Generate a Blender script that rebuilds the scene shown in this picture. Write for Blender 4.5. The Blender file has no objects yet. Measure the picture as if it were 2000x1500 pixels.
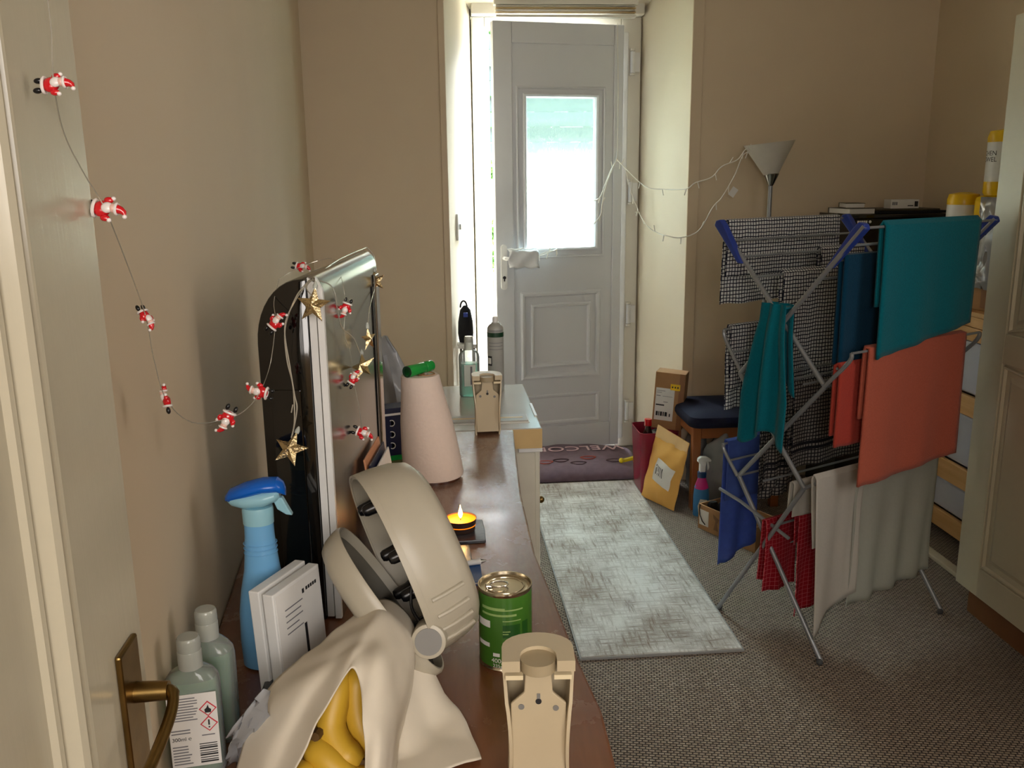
import bpy, bmesh, math, random
from math import sin, cos, pi, radians, sqrt
from mathutils import Vector as V, Matrix, Euler, noise
random.seed(7)
S = bpy.context.scene
C = S.collection
# ------------------------------------------------------------ camera
FPX, PITCH, YAW, ROLL, CH = 1750.0, 13.0, 4.7, -.7, 1.42
RM = Matrix.Rotation(radians(-YAW), 3, 'Z') @ Matrix.Rotation(radians(90-PITCH), 3, 'X') @ Matrix.Rotation(radians(ROLL), 3, 'Z')
CAM = V((0, 0, CH))
cd = bpy.data.cameras.new('camera'); cam = bpy.data.objects.new('camera', cd); C.objects.link(cam)
cam.matrix_world = Matrix.Translation(CAM) @ RM.to_4x4()
cd.sensor_width = 36; cd.lens = 36*FPX/2000; cd.clip_start = .02
S.camera = cam
CR, CU, CF = RM @ V((1, 0, 0)), RM @ V((0, 1, 0)), RM @ V((0, 0, -1))
def ray(px, py): return RM @ V(((px-1000)/FPX, -(py-750)/FPX, -1))
def onz(px, py, z): d = ray(px, py); return CAM + d*((z-CH)/d.z)
def ony(px, py, y): d = ray(px, py); return CAM + d*(y/d.y)
def onx(px, py, x): d = ray(px, py); return CAM + d*(x/d.x)
# ------------------------------------------------------------ light
S.view_settings.view_transform = 'Standard'; S.view_settings.look = 'None'
S.view_settings.gamma = 1; S.view_settings.use_curve_mapping = False
S.view_settings.exposure = 1.05
w = bpy.data.worlds.new('sky'); S.world = w; w.use_nodes = True
wn = w.node_tree.nodes; wl = w.node_tree.links
sky = wn.new('ShaderNodeTexSky'); sky.sky_type = 'NISHITA'; sky.sun_disc = False
sky.sun_elevation = radians(42); sky.sun_rotation = radians(60)
wl.new(sky.outputs[0], wn['Background'].inputs[0]); wn['Background'].inputs[1].default_value = .35
def lamp(name, kind, loc, target, energy, col, size=None, size_y=None):
    l = bpy.data.lights.new(name, kind); l.energy = energy; l.color = col
    o = bpy.data.objects.new(name, l); C.objects.link(o); o.location = loc
    o.rotation_euler = (V(target)-V(loc)).to_track_quat('-Z', 'Y').to_euler()
    if kind == 'AREA':
        l.shape = 'RECTANGLE'; l.size = size; l.size_y = size_y or size
    if kind == 'SUN': l.angle = radians(size or 1)
    return o
lamp('sun', 'SUN', (5, 2, 12), (1, 8.5, 0), 6, (1, .96, .9), 1)
# open sky above the garden, seen by the door opening
lamp('garden_sky_light', 'AREA', (1.2, 7.6, 4.6), (.6, 4.2, .9), 2900, (.86, .94, 1), 4.0, 3.0)
# added fill lamp behind the photographer, reaching this room through the doorway
lamp('back_fill_light', 'AREA', (.3, -1.62, 1.75), (.3, 1.0, 1.3), 26, (1, .95, .9), 1.6, 1.1)
# added fill lamp at the right-hand wall, out of frame, lifting the left wall
lamp('side_fill_light', 'AREA', (2.19, .7, 1.75), (-.3, 3.4, 1.6), 10, (1, .94, .88), 1.5, 1.3)
# ------------------------------------------------------------ materials
def lin(c): return tuple(((x/255)/12.92 if x/255 <= .04045 else ((x/255+.055)/1.055)**2.4) for x in c)+(1,)
class NT:
    def __init__(s, m): s.m = m; s.n = m.node_tree.nodes; s.l = m.node_tree.links
    def add(s, t, **k):
        x = s.n.new(t)
        for a, b in k.items():
            if a.startswith('i_'):
                key = a[2:]; key = int(key) if key.isdigit() else key.replace('_', ' ')
                if isinstance(b, bpy.types.NodeSocket): s.l.new(b, x.inputs[key])
                else: x.inputs[key].default_value = b
            else: setattr(x, a, b)
        return x
    def math(s, op, a, b=None, c=None):
        x = s.n.new('ShaderNodeMath'); x.operation = op
        for i, q in enumerate((a, b, c)):
            if q is None: continue
            if isinstance(q, bpy.types.NodeSocket): s.l.new(q, x.inputs[i])
            else: x.inputs[i].default_value = q
        return x.outputs[0]
    def mix(s, f, a, b):
        x = s.n.new('ShaderNodeMix'); x.data_type = 'RGBA'
        for i, q in ((0, f), (6, a), (7, b)):
            if isinstance(q, bpy.types.NodeSocket): s.l.new(q, x.inputs[i])
            else: x.inputs[i].default_value = q
        return x.outputs[2]
    def coord(s, kind='Object', scale=(1, 1, 1), rot=(0, 0, 0)):
        t = s.n.new('ShaderNodeTexCoord'); m = s.n.new('ShaderNodeMapping'); s.l.new(t.outputs[kind], m.inputs[0])
        m.inputs[3].default_value = scale; m.inputs[2].default_value = rot; return m.outputs[0]
    def bump(s, h, strength=.3, dist=.01):
        b = s.add('ShaderNodeBump', i_Strength=strength, i_Distance=dist, i_Height=h)
        s.l.new(b.outputs[0], s.p.inputs['Normal'])
MC = {}
def mat(name, col, rough=.6, metal=0, spec=.5, trans=0, sheen=0, emit=None, es=0, coat=0, alpha=1, ior=None, noise_=None):
    if name in MC: return MC[name]
    m = bpy.data.materials.new(name); m.use_nodes = True; t = NT(m); t.p = p = t.n['Principled BSDF']
    c = lin(col)
    p.inputs['Base Color'].default_value = c; p.inputs['Roughness'].default_value = rough; p.inputs['Metallic'].default_value = metal
    p.inputs['Specular IOR Level'].default_value = spec; p.inputs['Transmission Weight'].default_value = trans
    p.inputs['Sheen Weight'].default_value = sheen; p.inputs['Coat Weight'].default_value = coat; p.inputs['Alpha'].default_value = alpha
    if ior: p.inputs['IOR'].default_value = ior
    if emit: p.inputs['Emission Color'].default_value = lin(emit); p.inputs['Emission Strength'].default_value = es
    sc, am, bs = noise_ or (18, .06, .08)
    if not trans:
        nz = t.add('ShaderNodeTexNoise', i_Vector=t.coord(), i_Scale=sc, i_Detail=4.0)
        d = tuple(x*(1-am*2) for x in c[:3])+(1,)
        u = tuple(min(1, x*(1+am)) for x in c[:3])+(1,)
        t.l.new(t.mix(nz.outputs[0], d, u), p.inputs['Base Color'])
        if bs: t.bump(nz.outputs[0], bs, .002)
    m['nt'] = 1; MC[name] = m; m_t[name] = t
    return m
m_t = {}
def T(name): return m_t[name]
wall_m = mat('wall_paint', (212, 194, 166), .75, noise_=(3, .03, .05))
reveal_m = mat('reveal_paint', (226, 214, 190), .6, noise_=(3, .03, .05))
ceil_m = mat('ceiling_paint', (222, 214, 200), .85)
gloss = mat('cream_gloss_paint', (196, 188, 166), .2, noise_=(60, .02, .1))
t = T('cream_gloss_paint')
nz = t.add('ShaderNodeTexNoise', i_Vector=t.coord(scale=(200, 200, 3)), i_Scale=1.0, i_Detail=3.0); t.bump(nz.outputs[0], .12, .001)
wardm = mat('wardrobe_paint', (196, 190, 166), .3, noise_=(40, .02, .05))
upvc = mat('white_upvc', (208, 210, 215), .28, noise_=(5, .01, 0))
frame_m = mat('frame_upvc', (224, 220, 208), .35, noise_=(5, .01, 0))
white_pl = mat('white_plastic', (232, 232, 230), .35)
cream_pl = mat('cream_plastic', (194, 178, 148), .42, noise_=(30, .02, .02))
cream_dk = mat('cream_plastic_inner', (170, 154, 124), .5)
greyb = mat('putty_plastic', (176, 168, 150), .38, noise_=(60, .02, .03))
greyin = mat('grey_inner_plastic', (128, 126, 122), .45)
black_pl = mat('black_plastic', (18, 18, 20), .25)
blackg = mat('black_gloss', (10, 9, 8), .07, coat=.6, noise_=(4, .1, 0))
steel = mat('brushed_steel', (160, 160, 156), .2, metal=1, noise_=(9, .05, .03))
chrome = mat('chrome', (205, 200, 195), .12, metal=1)
tin = mat('tin_metal', (214, 202, 178), .2, metal=1)
gold = mat('gold_metal', (238, 216, 168), .2, metal=1, noise_=(260, .12, 1))
brass = mat('aged_brass', (138, 112, 66), .32, metal=1, noise_=(40, .25, .2))
tube_m = mat('grey_tube', (150, 154, 158), .35, metal=.4)
blue_pl = mat('blue_plastic', (36, 62, 150), .4)
navy = mat('navy_fabric', (22, 24, 44), .9, sheen=0, spec=.2, noise_=(300, .1, .2))
card = mat('cardboard', (168, 126, 84), .85, noise_=(40, .05, .1))
manila = mat('manila_paper', (226, 172, 84), .6, noise_=(14, .06, .5))
paper = mat('white_paper', (228, 226, 222), .7)
paper_w = mat('towel_paper', (222, 204, 192), .9, noise_=(120, .03, .3))
ink = mat('black_ink', (30, 30, 34), .6)
greyink = mat('grey_ink', (120, 120, 126), .7)
redink = mat('red_ink', (206, 40, 60), .6)
teal = mat('teal_towel', (0, 108, 124), 1, sheen=.1, spec=.2, noise_=(260, .14, .7))
teal2 = mat('deep_teal_towel', (0, 58, 86), 1, sheen=.1, spec=.2, noise_=(260, .14, .7))
orange = mat('terracotta_towel', (188, 98, 78), 1, sheen=.1, spec=.2, noise_=(260, .1, .7))
orange2 = mat('brick_red_towel', (176, 66, 54), 1, sheen=.1, spec=.2, noise_=(260, .1, .7))
whitecl = mat('white_cloth', (216, 212, 204), .95, noise_=(120, .03, .3))
greycl = mat('pale_grey_cloth', (192, 194, 184), .95, noise_=(90, .03, .3))
bluecl = mat('blue_cloth', (74, 100, 178), .9, noise_=(60, .1, .3))
pine = mat('pine_wood', (222, 178, 116), .5)
t = T('pine_wood'); wv = t.add('ShaderNodeTexNoise', i_Vector=t.coord(scale=(60, 3, 60)), i_Scale=1.0, i_Detail=3.0)
t.l.new(t.mix(wv.outputs[0], lin((200, 148, 88)), lin((232, 192, 134))), t.p.inputs['Base Color'])
chairw = mat('orange_wood', (150, 88, 44), .4)
plinth_m = mat('brown_plinth_wood', (120, 78, 44), .4)
drawer_m = mat('lilac_plastic', (200, 204, 220), .35, noise_=(6, .08, 0))
burg = mat('burgundy_plastic', (140, 24, 50), .28)
red = mat('red_gloss', (208, 22, 34), .2, coat=.5)
pearl = mat('white_gloss', (240, 232, 228), .25, coat=.5)
skin_m = mat('pink_gloss', (232, 190, 176), .3)
wire_m = mat('silver_wire', (205, 200, 186), .25, metal=.6)
wirew = mat('white_wire', (236, 232, 222), .4)
green_pl = mat('green_plastic', (24, 150, 62), .15, coat=.4)
dgreen = mat('dark_green_plastic', (24, 62, 40), .4)
bluebot = mat('blue_bottle', (116, 178, 226), .22, noise_=(5, .03, 0))
bluetop = mat('blue_trigger_cap', (8, 96, 200), .25)
palebl = mat('pale_blue_plastic', (150, 200, 216), .3)
slate = mat('slate', (52, 56, 62), .3, noise_=(40, .2, .6))
banana = mat('banana_skin', (212, 170, 52), .45, noise_=(12, .1, .1))
bstem = mat('banana_stem', (92, 66, 26), .7)
clothb = mat('cream_bag_paper', (218, 208, 190), .85, noise_=(30, .03, .15))
cabm = mat('white_cabinet', (214, 210, 194), .4)
cabtop = mat('cabinet_top', (196, 190, 180), .18, noise_=(6, .04, .02))
bandm = mat('tan_edge_band', (206, 176, 122), .45)
matm = mat('mauve_mat', (128, 108, 122), .8, noise_=(30, .15, .6))
yel = mat('yellow_plastic', (236, 214, 30), .35)
yel2 = mat('yellow_wrap', (240, 196, 24), .25)
pink = mat('pink_label', (206, 40, 130), .4)
navybox = mat('navy_box', (22, 28, 60), .35)
teal_pl = mat('teal_plastic', (12, 150, 180), .3)
orangep = mat('orange_paper', (216, 150, 110), .5)
fence_m = mat('fence_wood', (56, 70, 68), .8, noise_=(10, .15, .3))
ground_m = mat('pale_paving', (226, 222, 208), .9, noise_=(4, .05, .2))
brickm = mat('tan_brick', (190, 140, 90), .9)
leafm = mat('leaf_green', (84, 140, 44), .6)
hedge_m = mat('hedge_green', (96, 140, 84), .8)
wax = mat('orange_wax', (255, 140, 20), .35, emit=(255, 120, 10), es=.6)
flame = mat('flame', (255, 220, 140), .5, emit=(255, 196, 110), es=14)
blackc = mat('black_fabric', (20, 20, 24), .9)
lampsh = mat('frosted_shade', (226, 222, 212), .45)
greencan = mat('green_label', (66, 116, 38), .3, noise_=(8, .12, 0))
for nm, col, al in (('clear_plastic', (225, 232, 232), .22), ('clear_bag', (220, 222, 224), .38)):
    m = mat(nm, col, .12, alpha=al)
def clear_liquid(nm, col, al):
    m = bpy.data.materials.new(nm); m.use_nodes = True; t = NT(m); n = t.n; n.remove(n['Principled BSDF'])
    tr = t.add('ShaderNodeBsdfTransparent', i_Color=lin(col)); df = t.add('ShaderNodeBsdfDiffuse', i_Color=lin(col)); gl = t.add('ShaderNodeBsdfGlossy', i_Roughness=.08)
    a = t.add('ShaderNodeMixShader', i_0=al); t.l.new(tr.outputs[0], a.inputs[1]); t.l.new(df.outputs[0], a.inputs[2])
    fr = t.add('ShaderNodeFresnel', i_IOR=1.45)
    b = t.add('ShaderNodeMixShader'); t.l.new(fr.outputs[0], b.inputs[0]); t.l.new(a.outputs[0], b.inputs[1]); t.l.new(gl.outputs[0], b.inputs[2])
    t.l.new(b.outputs[0], n['Material Output'].inputs[0]); return m
gel_m = clear_liquid('green_gel', (140, 222, 150), .3)
gel2_m = clear_liquid('aqua_gel', (160, 226, 212), .35)
capm = clear_liquid('frosted_cap', (226, 230, 222), .45)
clearm = clear_liquid('clear_film', (232, 236, 236), .25)
bagm = clear_liquid('polythene', (224, 226, 230), .4)
# frosted door glass
gm = bpy.data.materials.new('obscure_glass'); gm.use_nodes = True; t = NT(gm); t.p = p = t.n['Principled BSDF']
p.inputs['Base Color'].default_value = (.84, .95, .91, 1); p.inputs['Transmission Weight'].default_value = 1; p.inputs['Roughness'].default_value = .13; p.inputs['IOR'].default_value = 1.25
nz = t.add('ShaderNodeTexNoise', i_Vector=t.coord(scale=(160, 160, 14)), i_Scale=1.0, i_Detail=3.0); t.bump(nz.outputs[0], .9, .004)
tr = t.add('ShaderNodeBsdfTransparent', i_Color=(.82, .93, .89, 1)); mx = t.add('ShaderNodeMixShader', i_0=.35)
t.l.new(p.outputs[0], mx.inputs[1]); t.l.new(tr.outputs[0], mx.inputs[2]); t.l.new(mx.outputs[0], t.n['Material Output'].inputs[0])
# check cloths (uv in metres)
def check_mat(nm, base, line, pitch=.0118, wid=.26, stripe=None):
    m = mat(nm, base, .95, noise_=(100, .04, .3)); t = T(nm)
    uv = t.add('ShaderNodeSeparateXYZ', i_0=t.coord('UV'))
    nzz = t.add('ShaderNodeTexNoise', i_Vector=t.coord('UV'), i_Scale=30.0)
    wob = t.math('MULTIPLY', t.math('SUBTRACT', nzz.outputs[0], .5), .006)
    a = t.math('LESS_THAN', t.math('FRACT', t.math('DIVIDE', t.math('ADD', uv.outputs[0], wob), pitch)), wid)
    b = t.math('LESS_THAN', t.math('FRACT', t.math('DIVIDE', t.math('ADD', uv.outputs[1], wob), pitch)), wid)
    f = t.math('MAXIMUM', a, b)
    if stripe:
        for c in stripe:
            s_ = t.math('LESS_THAN', t.math('ABSOLUTE', t.math('SUBTRACT', uv.outputs[1], c)), .005); f = t.math('MAXIMUM', f, s_)
    col = t.mix(f, lin(base), lin(line)); t.l.new(col, t.p.inputs['Base Color'])
    return m
chk = check_mat('check_cloth', (226, 226, 224), (26, 30, 52))
chks = check_mat('striped_check_cloth', (164, 158, 150), (30, 30, 40), .0115, .3, (.05, .068, .47, .488))
rchk = check_mat('red_check_cloth', (172, 14, 38), (214, 100, 110), .014, .1)
# translucency for the thin cloths lit from the door
for nm in ('check_cloth', 'striped_check_cloth', 'red_check_cloth', 'white_cloth', 'pale_grey_cloth', 'blue_cloth', 'frosted_shade'):
    t = T(nm); tl = t.add('ShaderNodeBsdfTranslucent'); src = t.p.inputs['Base Color'].links[0].from_socket; t.l.new(src, tl.inputs[0])
    mx = t.add('ShaderNodeMixShader', i_0=.3); t.l.new(t.p.outputs[0], mx.inputs[1]); t.l.new(tl.outputs[0], mx.inputs[2]); t.l.new(mx.outputs[0], t.n['Material Output'].inputs[0])
# carpet: looped rows
cm = mat('carpet', (134, 118, 102), 1, spec=.1, sheen=.2); t = T('carpet')
co = t.coord('Object', rot=(0, 0, radians(12)))
br = t.add('ShaderNodeTexBrick', i_Vector=co, i_Scale=64.0, i_Mortar_Size=.16, i_Mortar_Smooth=.8); br.inputs['Brick Width'].default_value = 1.0; br.inputs['Row Height'].default_value = .62
n2 = t.add('ShaderNodeTexNoise', i_Vector=co, i_Scale=45.0, i_Detail=3.0)
n3 = t.add('ShaderNodeTexNoise', i_Vector=co, i_Scale=3.0, i_Detail=3.0)
c1 = t.mix(n2.outputs[0], lin((122, 104, 88)), lin((196, 180, 160)))
c1 = t.mix(t.math('MULTIPLY', n3.outputs[0], .3), c1, lin((128, 112, 98)))
t.l.new(t.mix(br.outputs['Fac'], c1, lin((66, 54, 46))), t.p.inputs['Base Color'])
t.bump(t.math('SUBTRACT', 1.0, br.outputs['Fac']), .9, .006)
# rug: distressed grey / beige
rm = mat('rug_pile', (190, 186, 178), .95); t = T('rug_pile')
a = t.add('ShaderNodeTexNoise', i_Vector=t.coord(scale=(9, 90, 1)), i_Scale=1.0, i_Detail=5.0, i_Roughness=.75)
b = t.add('ShaderNodeTexNoise', i_Vector=t.coord(scale=(90, 9, 1)), i_Scale=1.0, i_Detail=5.0, i_Roughness=.75)
c = t.add('ShaderNodeTexNoise', i_Vector=t.coord(), i_Scale=5.0, i_Detail=3.0)
f = t.math('MULTIPLY', t.math('ADD', t.math('MAXIMUM', a.outputs[0], b.outputs[0]), t.math('MULTIPLY', c.outputs[0], .6)), 1.0)
rp = t.add('ShaderNodeValToRGB', i_0=f); e = rp.color_ramp.elements; e[0].position = .7; e[0].color = lin((214, 211, 206)); e[1].position = 1.12; e[1].color = lin((132, 118, 106))
t.l.new(rp.outputs[0], t.p.inputs['Base Color']); t.bump(f, .3, .002)
# worktop wood: reddish brown, worn scuffed varnish; door sheen painted in towards far end
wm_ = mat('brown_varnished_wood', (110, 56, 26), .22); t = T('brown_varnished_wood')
a = t.add('ShaderNodeTexNoise', i_Vector=t.coord(scale=(40, 4, 1)), i_Scale=1.0, i_Detail=6.0, i_Roughness=.6)
b = t.add('ShaderNodeTexNoise', i_Vector=t.coord(), i_Scale=9.0, i_Detail=6.0, i_Roughness=.7)
wd_c = t.mix(a.outputs[0], lin((84, 46, 26)), lin((140, 88, 54)))
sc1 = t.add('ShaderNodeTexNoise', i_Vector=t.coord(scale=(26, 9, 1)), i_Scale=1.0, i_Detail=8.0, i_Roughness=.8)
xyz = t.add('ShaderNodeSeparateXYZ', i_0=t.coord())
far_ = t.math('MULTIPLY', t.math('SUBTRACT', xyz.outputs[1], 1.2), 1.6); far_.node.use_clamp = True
scf_sheen = t.math('MULTIPLY', t.math('MULTIPLY', t.math('SUBTRACT', sc1.outputs[0], .42), 4.0), far_); scf_sheen.node.use_clamp = True
t.l.new(t.mix(t.math('MULTIPLY', scf_sheen, .5), wd_c, lin((168, 156, 140))), t.p.inputs['Base Color'])
t.l.new(t.math('MULTIPLY_ADD', b.outputs[0], .5, .12), t.p.inputs['Roughness']); t.p.inputs['Coat Weight'].default_value = .7; t.l.new(t.math('MULTIPLY_ADD', b.outputs[0], .5, -.02), t.p.inputs['Coat Roughness'])
t.bump(a.outputs[0], .12, .002)
# ------------------------------------------------------------ geometry helpers
class G:
    def __init__(s): s.v = []; s.f = []; s.uv = None
    def _add(s, vs, fs):
        n = len(s.v); s.v += [V(x) for x in vs]; s.f += [tuple(i+n for i in f) for f in fs]; return s
    def box(s, lo, hi, M=None):
        (a, b, c), (d, e, f) = lo, hi
        vs = [V(x) for x in ((a, b, c), (d, b, c), (d, e, c), (a, e, c), (a, b, f), (d, b, f), (d, e, f), (a, e, f))]
        if M: vs = [M @ x for x in vs]
        return s._add(vs, [(0, 3, 2, 1), (4, 5, 6, 7), (0, 1, 5, 4), (1, 2, 6, 5), (2, 3, 7, 6), (3, 0, 4, 7)])
    def cyl(s, p0, p1, r0, r1=None, n=20, caps=True):
        p0, p1 = V(p0), V(p1); r1 = r0 if r1 is None else r1
        ax = (p1-p0).normalized(); u = ax.orthogonal().normalized(); w = ax.cross(u)
        vs = [p0+(u*cos(2*pi*i/n)+w*sin(2*pi*i/n))*r0 for i in range(n)]+[p1+(u*cos(2*pi*i/n)+w*sin(2*pi*i/n))*r1 for i in range(n)]
        fs = [(i, (i+1) % n, n+(i+1) % n, n+i) for i in range(n)]
        if caps: fs += [tuple(reversed(range(n))), tuple(range(n, 2*n))]
        return s._add(vs, fs)
    def tube(s, pts, r, n=8, closed=False):
        pts = [V(p) for p in pts]; N = len(pts); vs = []; u = None
        for i, p in enumerate(pts):
            a = pts[(i-1) % N] if (i > 0 or closed) else p; b = pts[(i+1) % N] if (i < N-1 or closed) else p
            d = (b-a).normalized()
            u = d.orthogonal().normalized() if u is None else (u-d*u.dot(d)).normalized()
            w = d.cross(u); rr = r[i] if isinstance(r, (list, tuple)) else r
            vs += [p+(u*cos(2*pi*k/n)+w*sin(2*pi*k/n))*rr for k in range(n)]
        fs = [(i*n+k, i*n+(k+1) % n, ((i+1) % N)*n+(k+1) % n, ((i+1) % N)*n+k) for i in range(N if closed else N-1) for k in range(n)]
        if not closed: fs += [tuple(reversed(range(n))), tuple(range((N-1)*n, N*n))]
        return s._add(vs, fs)
    def lathe(s, prof, c=(0, 0, 0), n=32, sx=1, sy=1, shear=(0, 0), M=None):
        c = V(c); vs = []; h0 = prof[0][1]
        for r, z in prof:
            for k in range(n):
                a = 2*pi*k/n; x = V((r*cos(a)*sx+shear[0]*(z-h0), r*sin(a)*sy+shear[1]*(z-h0), z))
                vs.append((M @ x if M else x)+c)
        m = len(prof)
        fs = [(i*n+k, i*n+(k+1) % n, (i+1)*n+(k+1) % n, (i+1)*n+k) for i in range(m-1) for k in range(n)]
        if prof[0][0] > 1e-5: fs.append(tuple(reversed(range(n))))
        if prof[-1][0] > 1e-5: fs.append(tuple(range((m-1)*n, m*n)))
        return s._add(vs, fs)
    def ball(s, c, r, n=12, m=8, M=None):
        r = (r, r, r) if not isinstance(r, (tuple, list)) else r
        vs = [];
        for i in range(m+1):
            th = pi*i/m
            for k in range(n):
                x = V((r[0]*sin(th)*cos(2*pi*k/n), r[1]*sin(th)*sin(2*pi*k/n), r[2]*cos(th))); vs.append((M @ x if M else x)+V(c))
        return s._add(vs, [(i*n+k, (i+1)*n+k, (i+1)*n+(k+1) % n, i*n+(k+1) % n) for i in range(m) for k in range(n)])
    def prism(s, poly, f0, f1):
        """poly: 2D points; f0/f1 map a 2D point to 3D on either side"""
        n = len(poly); vs = [f0(*p) for p in poly]+[f1(*p) for p in poly]
        return s._add(vs, [tuple(reversed(range(n))), tuple(range(n, 2*n))]+[(i, (i+1) % n, n+(i+1) % n, n+i) for i in range(n)])
    def loft(s, rings, caps=True):
        n = len(rings[0]); vs = [p for r in rings for p in r]
        fs = [(i*n+k, i*n+(k+1) % n, (i+1)*n+(k+1) % n, (i+1)*n+k) for i in range(len(rings)-1) for k in range(n)]
        if caps: fs += [tuple(reversed(range(n))), tuple(range((len(rings)-1)*n, len(rings)*n))]
        return s._add(vs, fs)
    def grid(s, rows, uvs=None):
        n = len(rows[0]); b = len(s.v); s._add([p for r in rows for p in r], [(i*n+k, i*n+k+1, (i+1)*n+k+1, (i+1)*n+k) for i in range(len(rows)-1) for k in range(n-1)])
        if uvs: s.uv = (s.uv or [])+[q for r in uvs for q in r]
        return s
    def build(s, name, m, parent=None, smooth=False, bevel=0, world=True, solid=0, sub=0, origin=None, seg=2, loc=None):
        me = bpy.data.meshes.new(name)
        off = V(origin) if origin is not None else V((0, 0, 0))
        me.from_pydata([tuple(x-off) for x in s.v], [], s.f); me.update()
        bm = bmesh.new(); bm.from_mesh(me); bmesh.ops.recalc_face_normals(bm, faces=bm.faces)
        if bevel: bmesh.ops.bevel(bm, geom=[e for e in bm.edges if len(e.link_faces) == 2 and e.calc_face_angle(0) > .5], offset=bevel, segments=seg, profile=.5, affect='EDGES', clamp_overlap=True)
        bm.to_mesh(me); bm.free()
        if s.uv and not bevel:
            ul = me.uv_layers.new(name='UVMap')
            for lp in me.loops: ul.data[lp.index].uv = s.uv[lp.vertex_index]
        if m: me.materials.append(m)
        o = bpy.data.objects.new(name, me); C.objects.link(o); o.location = off
        if parent is not None:
            o.parent = parent
            if world: o.matrix_parent_inverse = wmat(parent).inverted()
        if smooth:
            for p_ in me.polygons: p_.use_smooth = True
            try: me.set_sharp_from_angle(angle=radians(40))
            except Exception: pass
        if sub: mo = o.modifiers.new('s', 'SUBSURF'); mo.levels = mo.render_levels = sub
        if solid: mo = o.modifiers.new('t', 'SOLIDIFY'); mo.thickness = solid; mo.offset = 0
        return o
def wmat(o):
    m = o.matrix_basis.copy()
    return (wmat(o.parent) @ o.matrix_parent_inverse @ m) if o.parent else m
def tag(o, label=None, cat=None, group=None, kind=None):
    if label: o['label'] = label
    if cat: o['category'] = cat
    if group: o['group'] = group
    if kind: o['kind'] = kind
    return o
def thing(name, label, cat, loc=(0, 0, 0), rot=(0, 0, 0), group=None):
    o = bpy.data.objects.new(name, None); C.objects.link(o); o.location = loc; o.rotation_euler = rot; o.empty_display_size = .05
    return tag(o, label, cat, group)
def struct(o): o['kind'] = 'structure'; return o
def text(name, body, size, m, M, parent=None, ext=.0003, align='CENTER', sx=1):
    cu = bpy.data.curves.new(name, 'FONT'); cu.body = body; cu.size = size; cu.extrude = ext; cu.align_x = align; cu.align_y = 'CENTER'
    o = bpy.data.objects.new(name, cu); C.objects.link(o)
    dg = bpy.context.evaluated_depsgraph_get(); me = bpy.data.meshes.new_from_object(o.evaluated_get(dg)); bpy.data.objects.remove(o)
    me.transform(M @ Matrix.Diagonal((sx, 1, 1, 1))); me.materials.clear(); me.materials.append(m)
    o = bpy.data.objects.new(name, me); C.objects.link(o)
    if parent: o.parent = parent; o.matrix_parent_inverse = wmat(parent).inverted()
    return o
def frameM(o, x, y):
    """matrix with origin o, local x and y axes (z = outward)"""
    x = V(x).normalized(); z = x.cross(V(y)).normalized(); y = z.cross(x)
    return Matrix(((x.x, y.x, z.x, o[0]), (x.y, y.y, z.y, o[1]), (x.z, y.z, z.z, o[2]), (0, 0, 0, 1)))
def rrect(w, h, r, n=5):
    pts = []
    for cx, cy, a0 in ((w/2-r, h/2-r, 0), (-w/2+r, h/2-r, 90), (-w/2+r, -h/2+r, 180), (w/2-r, -h/2+r, 270)):
        for i in range(n+1): a = radians(a0+90*i/n); pts.append((cx+r*cos(a), cy+r*sin(a)))
    return pts
def spline(pts, k=8):
    pts = [V(p) for p in pts]; out = []
    for i in range(len(pts)-1):
        p0 = pts[max(i-1, 0)]; p1 = pts[i]; p2 = pts[i+1]; p3 = pts[min(i+2, len(pts)-1)]
        for j in range(k):
            t_ = j/k; out.append(.5*((2*p1)+(p2-p0)*t_+(2*p0-5*p1+4*p2-p3)*t_*t_+(3*p1-p0-3*p2+p3)*t_**3))
    out.append(pts[-1]); return out

# ============================================================ SETTING
WT = .78                                   # worktop height
LX, RX, FY, BY, CZ = -.52, 2.22, 4.0, -1.7, 2.62
struct(G().box((-.85, BY-.1, -.06), (RX+.1, 4.75, 0)).build('floor', cm))
struct(G().box((-.85, BY-.1, CZ), (RX+.1, 4.1, CZ+.08)).build('ceiling', ceil_m))
def XW(y): return -.535+.0715*(FY-y)          # the left wall runs slightly askew
struct(G().prism([(-.8, BY), (-.5, BY), (-.5, .715), (XW(.72), .72), (XW(FY), FY), (-.8, FY)], lambda a, b: V((a, b, 0)), lambda a, b: V((a, b, CZ))).build('wall_left', wall_m))
struct(G().box((RX, BY, 0), (RX+.1, FY, CZ)).build('wall_right', wall_m))
g = G().box((-.85, FY, 0), (.062, FY+.65, CZ)).box((1.122, FY, 0), (RX+.1, FY+.65, CZ)).box((.062, FY, 2.32), (1.122, FY+.65, CZ))
struct(g.build('wall_far', wall_m))
g = G().box((-.85, -.14, 0), (-.30, -.04, CZ)).box((.55, -.14, 0), (RX, -.04, CZ)).box((-.3, -.14, 2.04), (.55, -.04, CZ)); struct(g.build('wall_near', wall_m))
g = G().box((-.85, BY-.1, 0), (RX+.1, BY, CZ)); struct(g.build('wall_back', wall_m))
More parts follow.
